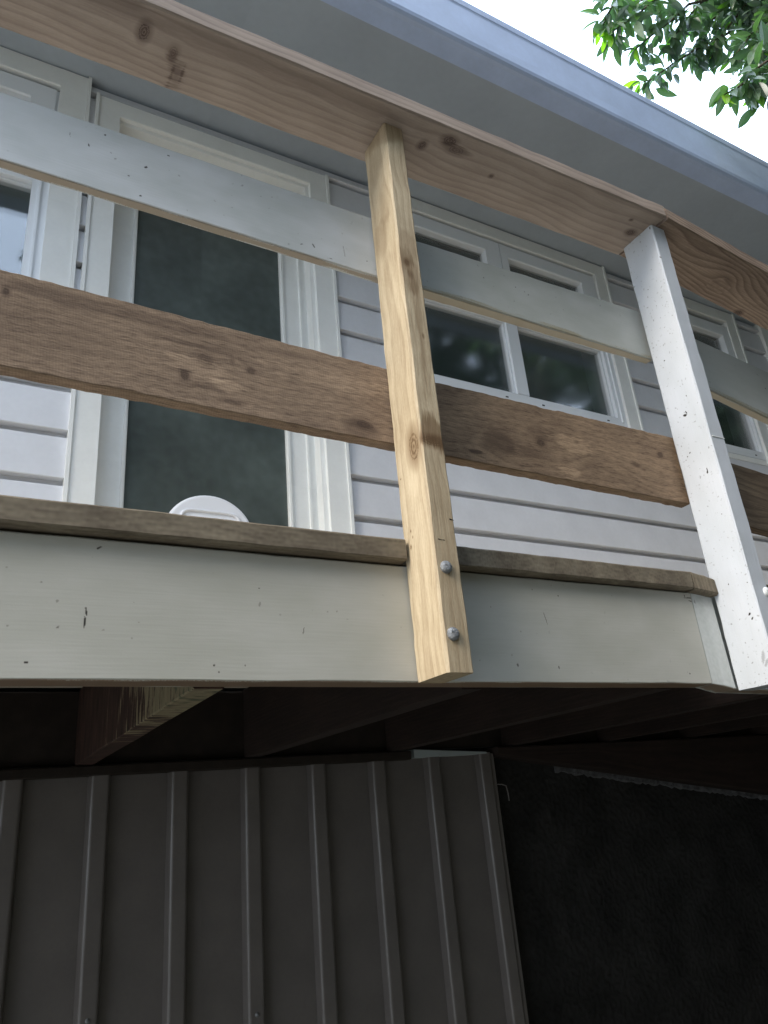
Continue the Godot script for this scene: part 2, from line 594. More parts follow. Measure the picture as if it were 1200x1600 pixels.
func rect(x0: float, y0: float, x1: float, y1: float) -> Rect2:
	return Rect2(x0, y0, x1 - x0, y1 - y0)

# a window of lights side by side: fixed panes below, top-hung sashes above
func window(house: Node3D, outer: Rect2, inner: Rect2, lights: Array, label: String):
	var w := part("window", casing(outer, inner.position.x - outer.position.x, -1.20, -1.135), mats.trim, house, label)
	# joinery frame: outer ring, mullions, transom
	var fr := mb()
	var y_tr := 1.90
	var f := 0.055
	ring_frame(fr, inner, rect(inner.position.x + f, inner.position.y + 0.055, inner.end.x - f, inner.end.y - 0.014), -1.205, -1.150)
	box(fr, Vector3(inner.position.x + f, y_tr - 0.02, -1.203), Vector3(inner.end.x - f, y_tr + 0.05, -1.1495), 0.004)
	for k in lights.size() - 1:
		box(fr, Vector3(lights[k].y + 0.006, inner.position.y + 0.055, -1.203), Vector3(lights[k + 1].x - 0.006, y_tr - 0.02, -1.152), 0.004)
		box(fr, Vector3((lights[k].y + lights[k + 1].x) * 0.5 - 0.02, y_tr + 0.05, -1.203), Vector3((lights[k].y + lights[k + 1].x) * 0.5 + 0.02, inner.end.y - 0.014, -1.160), 0.004)
	# a fine rib round the frame
	box(fr, Vector3(inner.end.x - 0.034, inner.position.y + 0.03, -1.16), Vector3(inner.end.x - 0.026, inner.end.y - 0.02, -1.143), 0.002)
	part("frame", fr, mats.joinery, w)
	for k in lights.size():
		var x0: float = lights[k].x
		var x1: float = lights[k].y
		# fixed pane with its bead
		var bead := mb()
		ring_frame(bead, rect(x0 - 0.006, inner.position.y + 0.055, x1 + 0.006, y_tr - 0.02), rect(x0 + 0.004, inner.position.y + 0.062, x1 - 0.004, y_tr - 0.028), -1.20, -1.165, 0.002)
		part("bead", bead, mats.joinery, w)
		var gl := mb()
		box(gl, Vector3(x0 - 0.002, inner.position.y + 0.058, -1.182), Vector3(x1 + 0.002, y_tr - 0.024, -1.178), 0.0005)
		box(gl, Vector3(x0 - 0.002, inner.position.y + 0.058, -1.198), Vector3(x1 + 0.002, y_tr - 0.024, -1.194), 0.0005)
		part("glass_pane", gl, mats.glass if outer.position.x < 0.0 else mats.obscure_glass, w)
		# opening sash above
		var sx0: float = inner.position.x + 0.012 if k == 0 else (lights[k - 1].y + lights[k].x) * 0.5 + 0.002
		var sx1: float = inner.end.x - 0.012 if k == lights.size() - 1 else (lights[k].y + lights[k + 1].x) * 0.5 - 0.002
		var sash := mb()
		ring_frame(sash, rect(sx0, y_tr + 0.03, sx1, inner.end.y - 0.002), rect(x0 + (0.0 if k == 0 else 0.006), y_tr + 0.10, x1 - (0.045 if k == lights.size() - 1 else 0.053), inner.end.y - 0.08), -1.19, -1.142, 0.005)
		part("sash", sash, mats.joinery, w)
		var ug := mb()
		box(ug, Vector3(x0 - 0.004, y_tr + 0.095, -1.177), Vector3(x1 - 0.04, inner.end.y - 0.075, -1.173), 0.0005)
		box(ug, Vector3(x0 - 0.004, y_tr + 0.095, -1.189), Vector3(x1 - 0.04, inner.end.y - 0.075, -1.186), 0.0005)
		part("glass_pane", ug, mats.glass, w)
		# drain slots in the sill of the frame
		for dx in [0.065, x1 - x0 - 0.065]:
			var sl := mb()
			box(sl, Vector3(x0 + dx - 0.007, inner.position.y + 0.020, -1.152), Vector3(x0 + dx + 0.007, inner.position.y + 0.026, -1.1490), 0.0004)
			part("drain_slot", sl, mats.seal, w)
	# the lined opening behind the glass, then a dark panel coloured as the dim room
	var ln := mb()
	box(ln, Vector3(inner.position.x, inner.position.y, -1.33), Vector3(inner.position.x + 0.03, inner.end.y, -1.21), 0.001)
	box(ln, Vector3(inner.end.x - 0.03, inner.position.y, -1.33), Vector3(inner.end.x, inner.end.y, -1.21), 0.001)
	box(ln, Vector3(inner.position.x, inner.position.y, -1.329), Vector3(inner.end.x, inner.position.y + 0.03, -1.211), 0.001)
	part("reveal", ln, mats.liner, w)
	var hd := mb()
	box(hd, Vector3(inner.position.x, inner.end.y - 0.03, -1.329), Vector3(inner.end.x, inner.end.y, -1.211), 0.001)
	part("dark_reveal_head", hd, mats.dark_room, w)  # head coloured dark so the upper panes look shaded
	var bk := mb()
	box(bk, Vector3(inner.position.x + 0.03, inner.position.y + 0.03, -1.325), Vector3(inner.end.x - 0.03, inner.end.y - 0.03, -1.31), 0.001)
	part("dark_backing", bk, mats.dark_room, w)

func build_house():
	var house := thing("house", "pale grey weatherboard house with white window and door trims behind the balcony", "house", Vector3.ZERO)
	# openings that the boards stop at
	var op := [rect(-1.25, 1.40, -0.451, 2.436), rect(-0.407, 0.238, 0.510, 2.372), rect(0.752, 1.405, 2.143, 2.432), rect(2.42, 1.405, 3.207, 2.432)]
	# weatherboards, course by course, bevelled with a lip of 20 mm at the bottom
	var y := 0.0
	var course := 0
	y = 0.801 - 0.1578 * 4
	while y < SOFFIT:
		var y1 := minf(y + 0.1578 + 0.012, SOFFIT + 0.01)
		var cuts := [HX0]
		var spans := []
		var x := HX0
		var blocks := []
		for r in op:
			if r.end.y > y + 0.03 and r.position.y < y + 0.150:
				if r.position.y > y + 0.012 and y > 0.3:
					# a shortened board under the opening
					var sb := mb()
					sweep_x(sb, [Vector2(-1.1425, y), Vector2(-1.1405, y + 0.0025), Vector2(-1.150, r.position.y - 0.002), Vector2(-1.188, r.position.y - 0.002), Vector2(-1.188, y + 0.012), Vector2(-1.1695, y + 0.012), Vector2(-1.1695, y)], r.position.x - 0.0045, r.end.x + 0.0045, 1)
					part("weatherboard", sb, mats.weatherboard, house)
				blocks.append(Vector2(r.position.x - 0.004, r.end.x + 0.004))
		blocks.append(Vector2(3.46, 3.56))
		blocks.sort()
		for b in blocks:
			if b.x > x:
				spans.append(Vector2(x, b.x))
			x = b.y
		spans.append(Vector2(x, HX1))
		for s in spans:
			var st := mb()
			var y0 := maxf(y, 0.2365)
			var wob := rng.randf_range(-0.0012, 0.0012)
			sweep_x(st, [Vector2(-1.1425 + wob, y0), Vector2(-1.1405 + wob, y0 + 0.0025), Vector2(-1.150, y1 - 0.035), Vector2(-1.153, y1 - 0.032), Vector2(-1.170, y1 - 0.028), Vector2(-1.170, y1), Vector2(-1.188, y1), Vector2(-1.188, y0 + 0.012), Vector2(-1.1695, y0 + 0.012), Vector2(-1.1695, y0)], s.x, s.y, 1)
			part("weatherboard", st, mats.weatherboard, house)
		y += 0.1578
		course += 1
	# the body of the house behind the boards
	var body := mb()
	box(body, Vector3(HX0, 0.0, -7.0), Vector3(HX1, SOFFIT + 0.12, -1.47), 0.01)
	part("wall", body, mats.dark_room, house)
	for e in [HX0, HX1]:
		var ew := mb()
		box(ew, Vector3(e - 0.03, -1.75, -7.0), Vector3(e + 0.03, SOFFIT + 0.1, -1.165), 0.004)
		part("end_wall", ew, mats.weatherboard, house)
	var cb := mb()
	box(cb, Vector3(3.462, 0.0, -1.2), Vector3(3.556, SOFFIT - 0.002, -1.128), 0.004)
	part("corner_board", cb, mats.trim, house)

	# door: casing, recessed frame, frosted glass, pet door
	var dr := rect(-0.407, 0.238, 0.510, 2.372)
	var door := part("door", casing(dr, 0.075, -1.20, -1.135, false), mats.trim, house, "white framed door with a tall frosted glass panel")
	var jb := mb()
	box(jb, Vector3(-0.375, 0.238, -1.28), Vector3(-0.332, 2.33, -1.150), 0.002)
	box(jb, Vector3(0.418, 0.238, -1.28), Vector3(0.478, 2.33, -1.1515), 0.003)
	box(jb, Vector3(-0.332, 2.28, -1.28), Vector3(0.418, 2.33, -1.152), 0.002)
	part("jamb", jb, mats.trim, door)
	var lf := mb()
	ring_frame(lf, rect(-0.345, 0.245, 0.449, 2.300), rect(-0.239, 0.36, 0.309, 2.14), -1.245, -1.200, 0.006)
	box(lf, Vector3(0.312, 0.36, -1.215), Vector3(0.320, 2.14, -1.192), 0.002)
	box(lf, Vector3(-0.252, 0.36, -1.215), Vector3(-0.244, 2.14, -1.192), 0.002)
	box(lf, Vector3(0.385, 0.25, -1.21), Vector3(0.393, 2.285, -1.190), 0.002)
	part("door_leaf", lf, mats.trim, door)
	var dg := mb()
	box(dg, Vector3(-0.245, 0.355, -1.226), Vector3(0.315, 2.145, -1.212), 0.001)
	part("glass_panel", dg, mats.frosted, door)
	# round pet door set in the glass
	var pd := mb()
	lathe_z(pd, [Vector2(0.0, 0.010), Vector2(0.135, 0.010), Vector2(0.142, 0.012), Vector2(0.149, 0.009), Vector2(0.152, 0.003), Vector2(0.152, 0.0)], Vector3(0.034, 0.683, -1.2115), 56)
	# raised rounded rim round the flap, then a recess line inside it
	for lap in [[0.098, 0.085, 0.0045, 0.016], [0.078, 0.062, 0.003, 0.013]]:
		var path := []
		var rad := []
		for k in 41:
			var a := TAU * k / 40
			var ex := 2.0 / 6.0
			path.append(Vector3(0.034 + lap[0] * signf(cos(a)) * pow(absf(cos(a)), ex), 0.690 + lap[1] * signf(sin(a)) * pow(absf(sin(a)), ex), -1.2115 + lap[3] - 0.004))
			rad.append(lap[2])
		tube(pd, path, rad, 8)
	part("pet_door", pd, mats.plastic, door, "round white plastic pet door set low in the glass")

	window(house, rect(-1.25, 1.405, -0.451, 2.436), rect(-1.16, 1.437, -0.539, 2.333), [Vector2(-1.10, -0.585)], "white framed window left of the door with the sky mirrored in its lower pane")
	window(house, rect(0.752, 1.405, 2.143, 2.432), rect(0.825, 1.437, 2.071, 2.350), [Vector2(0.88, 1.401), Vector2(1.477, 2.008)], "white framed two light window right of the door")
	window(house, rect(2.42, 1.405, 3.207, 2.432), rect(2.495, 1.437, 3.170, 2.325), [Vector2(2.55, 3.113)], "white framed window farther right behind the white post")

	# soffit, eaves gutter, roof
	var so := mb()
	box(so, Vector3(HX0 - 0.3, SOFFIT, -1.30), Vector3(HX1 + 0.3, SOFFIT + 0.012, -0.50), 0.002)
	part("soffit", so, mats.soffit, house)
	var gt := mb()
	var prof := [Vector2(-0.505, SOFFIT - 0.004), Vector2(-0.44, SOFFIT - 0.006), Vector2(-0.425, SOFFIT - 0.003), Vector2(-0.416, SOFFIT + 0.006), Vector2(-0.412, SOFFIT + 0.02), Vector2(-0.406, SOFFIT + 0.185), Vector2(-0.4045, SOFFIT + 0.192), Vector2(-0.4025, SOFFIT + 0.196), Vector2(-0.401, SOFFIT + 0.225), Vector2(-0.404, SOFFIT + 0.233), Vector2(-0.410, SOFFIT + 0.236), Vector2(-0.416, SOFFIT + 0.236), Vector2(-0.420, SOFFIT + 0.222), Vector2(-0.424, SOFFIT + 0.05), Vector2(-0.50, SOFFIT + 0.03)]
	sweep_x(gt, prof, HX0 - 0.3, HX1 + 0.3, 1)
	part("gutter", gt, mats.gutter, house, "long eaves gutter with lens glare tinted into its blue colour")
	var fb := mb()
	box(fb, Vector3(HX0 - 0.3, SOFFIT + 0.013, -0.532), Vector3(HX1 + 0.3, SOFFIT + 0.2, -0.508), 0.003)
	part("eaves_board", fb, mats.gutter, house)
	var rf := mb()
	timber(rf, xs(HX0 - 0.3, SOFFIT + 0.19, SOFFIT + 0.21, -0.60, -0.44), xs(HX1 + 0.3, SOFFIT + 0.19, SOFFIT + 0.21, -0.60, -0.44), 0.002, 1)
	var za := -0.46
	var ya := SOFFIT + 0.20
	timber(rf, [Vector3(HX0 - 0.3, ya, za), Vector3(HX0 - 0.3, ya + 0.02, za), Vector3(HX0 - 0.3, ya + 1.12, -4.6), Vector3(HX0 - 0.3, ya + 1.10, -4.6)], [Vector3(HX1 + 0.3, ya, za), Vector3(HX1 + 0.3, ya + 0.02, za), Vector3(HX1 + 0.3, ya + 1.12, -4.6), Vector3(HX1 + 0.3, ya + 1.10, -4.6)], 0.002, 1)
	timber(rf, [Vector3(HX0 - 0.3, ya + 1.101, -4.6), Vector3(HX0 - 0.3, ya + 1.121, -4.6), Vector3(HX0 - 0.3, ya, -8.6), Vector3(HX0 - 0.3, ya - 0.02, -8.6)], [Vector3(HX1 + 0.3, ya + 1.101, -4.6), Vector3(HX1 + 0.3, ya + 1.121, -4.6), Vector3(HX1 + 0.3, ya, -8.6), Vector3(HX1 + 0.3, ya - 0.02, -8.6)], 0.002, 1)
	part("roof", rf, mats.roof, house)

# ---------------------------------------------------------------- under the deck
func build_understorey():
	var clad := thing("metal_cladding_wall", "grey ribbed sheet metal wall in the shade under the balcony", "wall", Vector3(0, -1.75, -1.16))
	clad.set_meta("kind", "thing")
	# ribs every 204.5 mm; sheets of four ribs each
	var pitch := 0.2045
	for s in 6:
		var xa := 0.518 - s * 4.0 * pitch
		var xe := 0.944 if s == 0 else xa + 4.0 * pitch
		var st := mb()
		var pts := [Vector2(xa, 0.0)]
		for k in (3 if s == 0 else 4):
			# trapezoid rib with rounded shoulders
			var x := xa + 0.0005 + k * pitch
			if s > 0:
				x = xa + 0.0005 + k * pitch
			for q in [[0.0, 0.0], [0.0045, 0.0215], [0.0062, 0.0256], [0.0095, 0.0282], [0.0135, 0.029], [0.0425, 0.029], [0.0465, 0.0282], [0.0498, 0.0256], [0.0515, 0.0215], [0.056, 0.0]]:
				pts.append(Vector2(x + q[0], q[1]))
		pts.append(Vector2(xe, 0.0))
		var top := 1.75 - 0.018
		var nor := []
		for i in pts.size() - 1:
			var e: Vector2 = (pts[i + 1] - pts[i]).normalized()
			nor.append(Vector3(-e.y, 0, e.x))
		var vn := func(i: int, seg: int) -> Vector3:
			var other := i - 1 if seg == i else i
			if other < 0 or other >= nor.size():
				return nor[seg]
			return (nor[seg] + nor[other]).normalized() if nor[seg].dot(nor[other]) > 0.45 and pts[seg].distance_to(pts[seg + 1]) < 0.012 else nor[seg]
		for i in pts.size() - 1:
			var a: Vector2 = pts[i]
			var b: Vector2 = pts[i + 1]
			var na: Vector3 = vn.call(i, i)
			var nb: Vector3 = vn.call(i + 1, i)
			var v := [[Vector3(a.x, 0, a.y), na], [Vector3(b.x, 0, b.y), nb], [Vector3(b.x, top, b.y), nb], [Vector3(a.x, top, a.y), na]]
			for o in [0, 2, 1, 0, 3, 2]:
				st.set_normal(v[o][1]); st.set_uv(Vector2.ZERO); st.add_vertex(v[o][0])
		var sh := part("cladding_sheet", st, mats.cladding, clad)
		if s == 1:
			for k in [0, 2]:
				var sc := mb()
				lathe_z(sc, [Vector2(0.0, 0.005), Vector2(0.004, 0.004), Vector2(0.0045, 0.0), Vector2(0.008, -0.0005)], Vector3(-0.272 + k * pitch, 1.185 - k * 0.03, 0.0292), 10)
				part("screw", sc, mats.steel, sh)
	# corner flashing where the sheets end
	var cf := mb()
	box(cf, Vector3(0.945, 0.0, 0.0015), Vector3(0.992, 1.73, 0.022), 0.004)
	part("corner_flashing", cf, mats.cladding, clad)
	var back := mb()
	box(back, Vector3(-2.7, 0.0, -0.15), Vector3(0.99, 1.73, -0.012), 0.002)
	part("wall_framing", back, mats.plate, clad)
	# timber plate along the top of the sheets
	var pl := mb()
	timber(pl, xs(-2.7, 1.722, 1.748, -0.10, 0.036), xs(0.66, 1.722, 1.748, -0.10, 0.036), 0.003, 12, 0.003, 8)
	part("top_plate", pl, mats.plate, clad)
	var tf := mb()
	timber(tf, [Vector3(0.675, 1.726, 0.030), Vector3(0.675, 1.752, 0.030), Vector3(0.675, 1.752, -0.03), Vector3(0.675, 1.726, -0.03)], [Vector3(0.96, 1.728, 0.030), Vector3(0.96, 1.734, 0.030), Vector3(0.96, 1.734, -0.03), Vector3(0.96, 1.728, -0.03)], 0.001, 1)
	part("top_flashing", tf, mats.liner, clad, "short pale flashing at the top right end of the sheets")
	# a small hook beside the corner
	var hk := mb()
	tube(hk, [Vector3(0.992, 1.63, 0.01), Vector3(1.005, 1.628, 0.03), Vector3(1.018, 1.622, 0.036), Vector3(1.022, 1.60, 0.036), Vector3(1.024, 1.575, 0.034)], [0.0016, 0.0016, 0.002, 0.002, 0.0016], 7)
	part("hook", hk, mats.cladding, clad)

	var cw := thing("concrete_wall", "dark rough concrete wall right of the ribbed metal sheets under the balcony", "wall", Vector3(1.0, -1.75, -1.16))
	cw.set_meta("kind", "thing")
	var st := mb()
	timber(st, xs(0.0, 0.0, 1.735, -0.25, -0.035), xs(4.9, 0.0, 1.735, -0.25, -0.035), 0.012, 60, 0.004, 5)
	part("wall_face", st, mats.concrete, cw)
	var lit_st := mb()  # light along the wall top, put in as a paler strip
	timber(lit_st, [Vector3(0.30, 1.655, -0.030), Vector3(0.30, 1.735, -0.024), Vector3(0.30, 1.735, -0.1), Vector3(0.30, 1.655, -0.1)], [Vector3(4.9, 0.98, -0.030), Vector3(4.9, 1.10, -0.020), Vector3(4.9, 1.10, -0.1), Vector3(4.9, 0.98, -0.1)], 0.006, 300, 0.007, 9)
	part("lit_strip", lit_st, mats.lit_band, cw, "pale strip along the top of the concrete, standing in for light falling there")
	var rt := mb()
	box(rt, Vector3(1.75, 0.0, -0.03), Vector3(1.95, 1.745, 1.05), 0.01)  # unseen wall, added to keep light from the right out
	part("added_return_wall", rt, mats.concrete, cw)

# ---------------------------------------------------------------- the deck
func build_deck():
	var deck := thing("balcony_deck", "raised timber balcony deck with grey painted fascia board and dark joists", "deck", Vector3.ZERO)
	var cream := srgb(203, 200, 186)
	var raw := srgb(120, 100, 82)
	mats.deck_top = wood(1024, 96, 2.4, 0.36, 73, srgb(222, 214, 200), srgb(180, 170, 152), {"freq": 160.0, "ring": 0.3, "fibre": 0.5, "blot": 0.4, "relief": 0.05, "rough": 0.8, "vc": 2.0})
	# fascia: u = x + 1.6 over 2.3 m; v: front 0..0.19
	var fm := []
	for q in [[-0.488, 0.088, 0.0012, 0.006, 0.15, 1.0], [-0.489, 0.074, 0.0013, 0.0075, 0.0, 1.0], [-0.477, 0.177, 0.004, 0.0012, 0.5, 0.8], [-0.553, 0.021, 0.003, 0.0012, 0.0, 0.9], [-0.520, 0.066, 0.0025, 0.001, 0.7, 0.5], [-0.534, 0.192, 0.003, 0.001, 0.2, 0.8], [-0.184, 0.074, 0.0008, 0.006, -0.2, 0.6], [-0.252, 0.136, 0.0015, 0.001, 0.0, 0.8], [-0.319, 0.021, 0.0015, 0.0015, 0.0, 0.9], [-0.312, 0.012, 0.0013, 0.0013, 0.0, 0.7], [-0.275, 0.022, 0.001, 0.0015, 0.0, 0.8], [0.290, 0.115, 0.0007, 0.014, 0.22, 0.55], [0.302, 0.027, 0.0013, 0.003, 0.0, 0.8], [0.21, 0.03, 0.002, 0.003, 0.0, 0.6], [0.33, 0.16, 0.0012, 0.0018, 0.4, 0.8], [0.27, 0.168, 0.001, 0.001, 0.0, 0.8], [0.17, 0.13, 0.001, 0.001, 0.0, 0.7], [0.05 + 0.64, 0.178, 0.014, 0.0009, 0.02, 0.9], [0.680, 0.182, 0.0015, 0.0025, 0.0, 0.9], [0.697, 0.171, 0.008, 0.0009, -0.12, 0.9], [0.702, 0.170, 0.0022, 0.0018, 0.0, 1.0], [0.64, 0.02, 0.002, 0.0015, 0.5, 0.7]]:
		fm.append([q[0] + 1.6, q[1] + 0.0, q[2], q[3], q[4], q[5]])
	mats.fascia = paint(2048, 420, 2.3, 0.472, 61, srgb(172, 170, 160), {"marks": fm, "specks": 70, "speck_dv": 0.19, "amp": 2.5, "grime": 13.0, "rough": 0.45, "relief": 0.02, "bands": [[0.424, 0.474, raw, 0.95, 0.004]]})
	var st := mb()
	timber(st, xs(-1.6, 0.0022, 0.193, -0.045, 0.0), xs(0.699, 0.0022, 0.193, -0.045, 0.0), 0.0025, 40, 0.0007, 2)
	part("fascia_board", st, mats.fascia, deck, "long grey painted fascia board, scuffed and chipped")
	mats.fascia2 = paint(512, 160, 1.0, 0.46, 67, srgb(176, 179, 176), {"marks": [[0.10, 0.165, 0.022, 0.0014, -0.1, 0.95], [0.12, 0.168, 0.006, 0.004, 0.0, 1.0], [0.09, 0.185, 0.006, 0.003, 0.3, 1.0], [0.02, 0.03, 0.02, 0.001, 0.0, 0.9]], "specks": 14, "speck_dv": 0.19, "bands": [[0.42, 0.47, raw, 0.8, 0.004]]})
	st = mb()
	timber(st, [Vector3(0.7015, 0.0022, -0.0005), Vector3(0.7015, 0.193, -0.0005), Vector3(0.7015, 0.193, -0.045), Vector3(0.7015, 0.0022, -0.045)], [Vector3(0.758, -0.0095, 0.0075), Vector3(0.756, 0.187, 0.0055), Vector3(0.752, 0.187, -0.04), Vector3(0.752, -0.0095, -0.04)], 0.002, 4, 0.0008, 3)
	part("fascia_filler", st, mats.fascia2, deck, "short splayed fascia piece left of the white post, cracked near its nails")
	st = mb()
	timber(st, [Vector3(0.768, -0.008, -0.006), Vector3(0.768, 0.193, -0.006), Vector3(0.768, 0.193, -0.05), Vector3(0.768, -0.008, -0.05)], [Vector3(3.4, -0.008, -0.27), Vector3(3.4, 0.193, -0.27), Vector3(3.4, 0.193, -0.315), Vector3(3.4, -0.008, -0.315)], 0.003, 10, 0.001, 4)
	part("fascia_board", st, mats.fascia2, deck, "grey painted fascia board right of the white post")

	# deck boards: the outer one shows its edge and the strip of its underside that overhangs the fascia
	mats.deck_edge = wood(1536, 96, 1.7, 0.36, 71, srgb(122, 112, 95), srgb(70, 61, 50), {"freq": 160.0, "ring": 0.35, "fibre": 0.5, "blot": 0.5, "relief": 0.05, "rough": 0.8, "vc": 2.0})
	st = mb()
	timber(st, xs(-1.6, 0.1965, 0.2335, -0.118, 0.0205), xs(-0.0035, 0.1965, 0.2335, -0.118, 0.0205), 0.003, 40, 0.0008, 12)
	part("deck_board", st, mats.deck_edge, deck, "outer deck board left of the bare timber post")
	st = mb()
	timber(st, xs(0.056, 0.195, 0.232, -0.118, 0.0205), xs(0.689, 0.195, 0.232, -0.118, 0.0205), 0.003, 30, 0.0010, 13)
	part("deck_board", st, mats.deck_edge, deck, "outer deck board between the two posts")
	st = mb()
	timber(st, [Vector3(0.694, 0.193, 0.0200), Vector3(0.694, 0.233, 0.0200), Vector3(0.694, 0.233, -0.1), Vector3(0.694, 0.193, -0.1)], [Vector3(0.757, 0.183, 0.0260), Vector3(0.757, 0.222, 0.0240), Vector3(0.75, 0.222, -0.1), Vector3(0.75, 0.183, -0.1)], 0.004, 5, 0.002, 14)
	part("deck_board", st, mats.deck_edge, deck, "stub of deck board beside the white post")
	st = mb()
	timber(st, [Vector3(0.812, 0.1965, 0.010), Vector3(0.812, 0.2335, 0.010), Vector3(0.812, 0.2335, -0.118), Vector3(0.812, 0.1965, -0.118)], [Vector3(3.4, 0.1965, -0.249), Vector3(3.4, 0.2335, -0.249), Vector3(3.4, 0.2335, -0.377), Vector3(3.4, 0.1965, -0.377)], 0.003, 10, 0.0008, 15)
	part("deck_board", st, mats.deck_edge, deck, "outer deck board right of the white post")
	# the infill strip behind the notch at the bare post
	st = mb()
	timber(st, xs(0.0005, 0.1965, 0.2335, -0.118, -0.003), xs(0.053, 0.1965, 0.2335, -0.118, -0.003), 0.002, 1)
	part("deck_board", st, mats.deck_edge, deck)
	var z := -0.1215
	while z > -1.10:
		var zb := maxf(z - 0.1385, -1.140)
		var x1 := 3.4 if z < -0.40 else 0.80 + (-0.13 - z) * -9.0 + 0.0
		if z >= -0.40:
			x1 = 0.80 + maxf(0.0, (-0.0 - z - 0.118)) / 0.1 + 0.0
		st = mb()
		timber(st, xs(-1.6, 0.1965, 0.2335, zb, z), xs(x1, 0.1965, 0.2335, zb, z), 0.003, 1)
		part("deck_board", st, mats.deck_top, deck)
		z -= 0.1395
	# joists, their old white paint peeling near the fascia
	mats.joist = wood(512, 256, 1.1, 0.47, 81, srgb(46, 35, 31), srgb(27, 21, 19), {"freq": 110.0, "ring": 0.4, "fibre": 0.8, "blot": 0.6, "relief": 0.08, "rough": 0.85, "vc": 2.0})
	mats.joist_peeling = peeling_joist()
	var jx := [-1.60, -1.23, -0.79, -0.335, 0.120, 0.590, 1.05, 1.50, 1.95, 2.40, 2.85, 3.30]
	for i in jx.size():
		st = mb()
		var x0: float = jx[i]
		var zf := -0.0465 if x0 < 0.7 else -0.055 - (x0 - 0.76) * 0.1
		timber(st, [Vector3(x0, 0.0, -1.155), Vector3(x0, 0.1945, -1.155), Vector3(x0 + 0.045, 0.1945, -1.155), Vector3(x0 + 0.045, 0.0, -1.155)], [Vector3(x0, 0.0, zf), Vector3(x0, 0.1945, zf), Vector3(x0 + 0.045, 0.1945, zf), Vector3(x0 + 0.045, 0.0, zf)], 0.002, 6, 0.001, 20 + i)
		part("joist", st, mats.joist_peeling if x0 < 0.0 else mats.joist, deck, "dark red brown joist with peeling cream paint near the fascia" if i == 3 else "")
	# the board along the house wall
	st = mb()
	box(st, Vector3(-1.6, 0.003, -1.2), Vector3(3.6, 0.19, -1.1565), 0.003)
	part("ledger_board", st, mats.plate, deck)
	# sagging bearer over the concrete wall
	st = mb()
	timber(st, [Vector3(0.995, -0.03, -1.18), Vector3(0.995, -0.003, -1.18), Vector3(0.995, -0.003, -1.11), Vector3(0.995, -0.03, -1.11)], [Vector3(4.6, -0.565, -1.18), Vector3(4.6, -0.003, -1.18), Vector3(4.6, -0.003, -1.11), Vector3(4.6, -0.565, -1.11)], 0.004, 8, 0.002, 33)
	part("bearer", st, mats.joist, deck)

func peeling_joist() -> StandardMaterial3D:
	var w := 640
	var h := 256
	var fib := noise_bytes(w, h, 1.0, 0.10, 0.16, 82, 3)
	var blot := noise_bytes(w, h, 0.6, 0.3, 0.05, 83, 3)
	var fine := noise_bytes(w, h, 1.0, 1.0, 0.25, 84, 2)
	var col := PackedByteArray()
	col.resize(w * h * 3)
	var hgt := PackedByteArray()
	hgt.resize(w * h)
	for y in h:
		for x in w:
			var i := y * w + x
			var u := float(x) / w
			var f := (fib[i] - 128) / 128.0
			var c := Vector3(62, 44, 38) * (1.0 + 0.35 * f + 0.2 * (blot[i] - 128) / 128.0)
			# paint survives from about 0.45 m behind the fascia to the fascia itself
			var keep := (u - 0.62) * 2.6 + f * 0.7 + (blot[i] - 128) / 128.0 * 0.7 + (fine[i] - 128) / 128.0 * 0.15
			var k := clampf(keep * 3.0, 0.0, 1.0)
			c = c.lerp(Vector3(128, 118, 94) * (1.0 + 0.12 * f), k)
			var mould := clampf(((blot[(i * 3) % (w * h)] - 128) / 128.0 + f * 0.6 - 0.25) * 3.0, 0.0, 1.0) * clampf((u - 0.75) * 6.0, 0.0, 1.0)
			c = c.lerp(Vector3(58, 66, 50), mould * 0.8)
			col[i * 3] = clampi(int(c.x), 0, 255)
			col[i * 3 + 1] = clampi(int(c.y), 0, 255)
			col[i * 3 + 2] = clampi(int(c.z), 0, 255)
			hgt[i] = clampi(int(110 + k * 50 + f * 20), 0, 255)
	return finish(col, hgt, w, h, 0.8, 0.08)

# ---------------------------------------------------------------- the railing
func bolt(post: Node3D, at: Vector3, m: Material):
	var st := mb()
	lathe_z(st, [Vector2(0.0, 0.0068), Vector2(0.004, 0.0065), Vector2(0.0072, 0.0054), Vector2(0.0094, 0.0036), Vector2(0.0104, 0.0016), Vector2(0.0106, -0.001)], at, 26)
	# forged ridges on the dome
	for k in 3:
		var a := 0.6 + k * TAU / 3.0
		box(st, at + Vector3(cos(a) * 0.0045 - 0.0018, sin(a) * 0.0045 - 0.0006, 0.0045), at + Vector3(cos(a) * 0.0045 + 0.0018, sin(a) * 0.0045 + 0.0006, 0.0072), 0.0003)
	part("bolt", st, m, post)

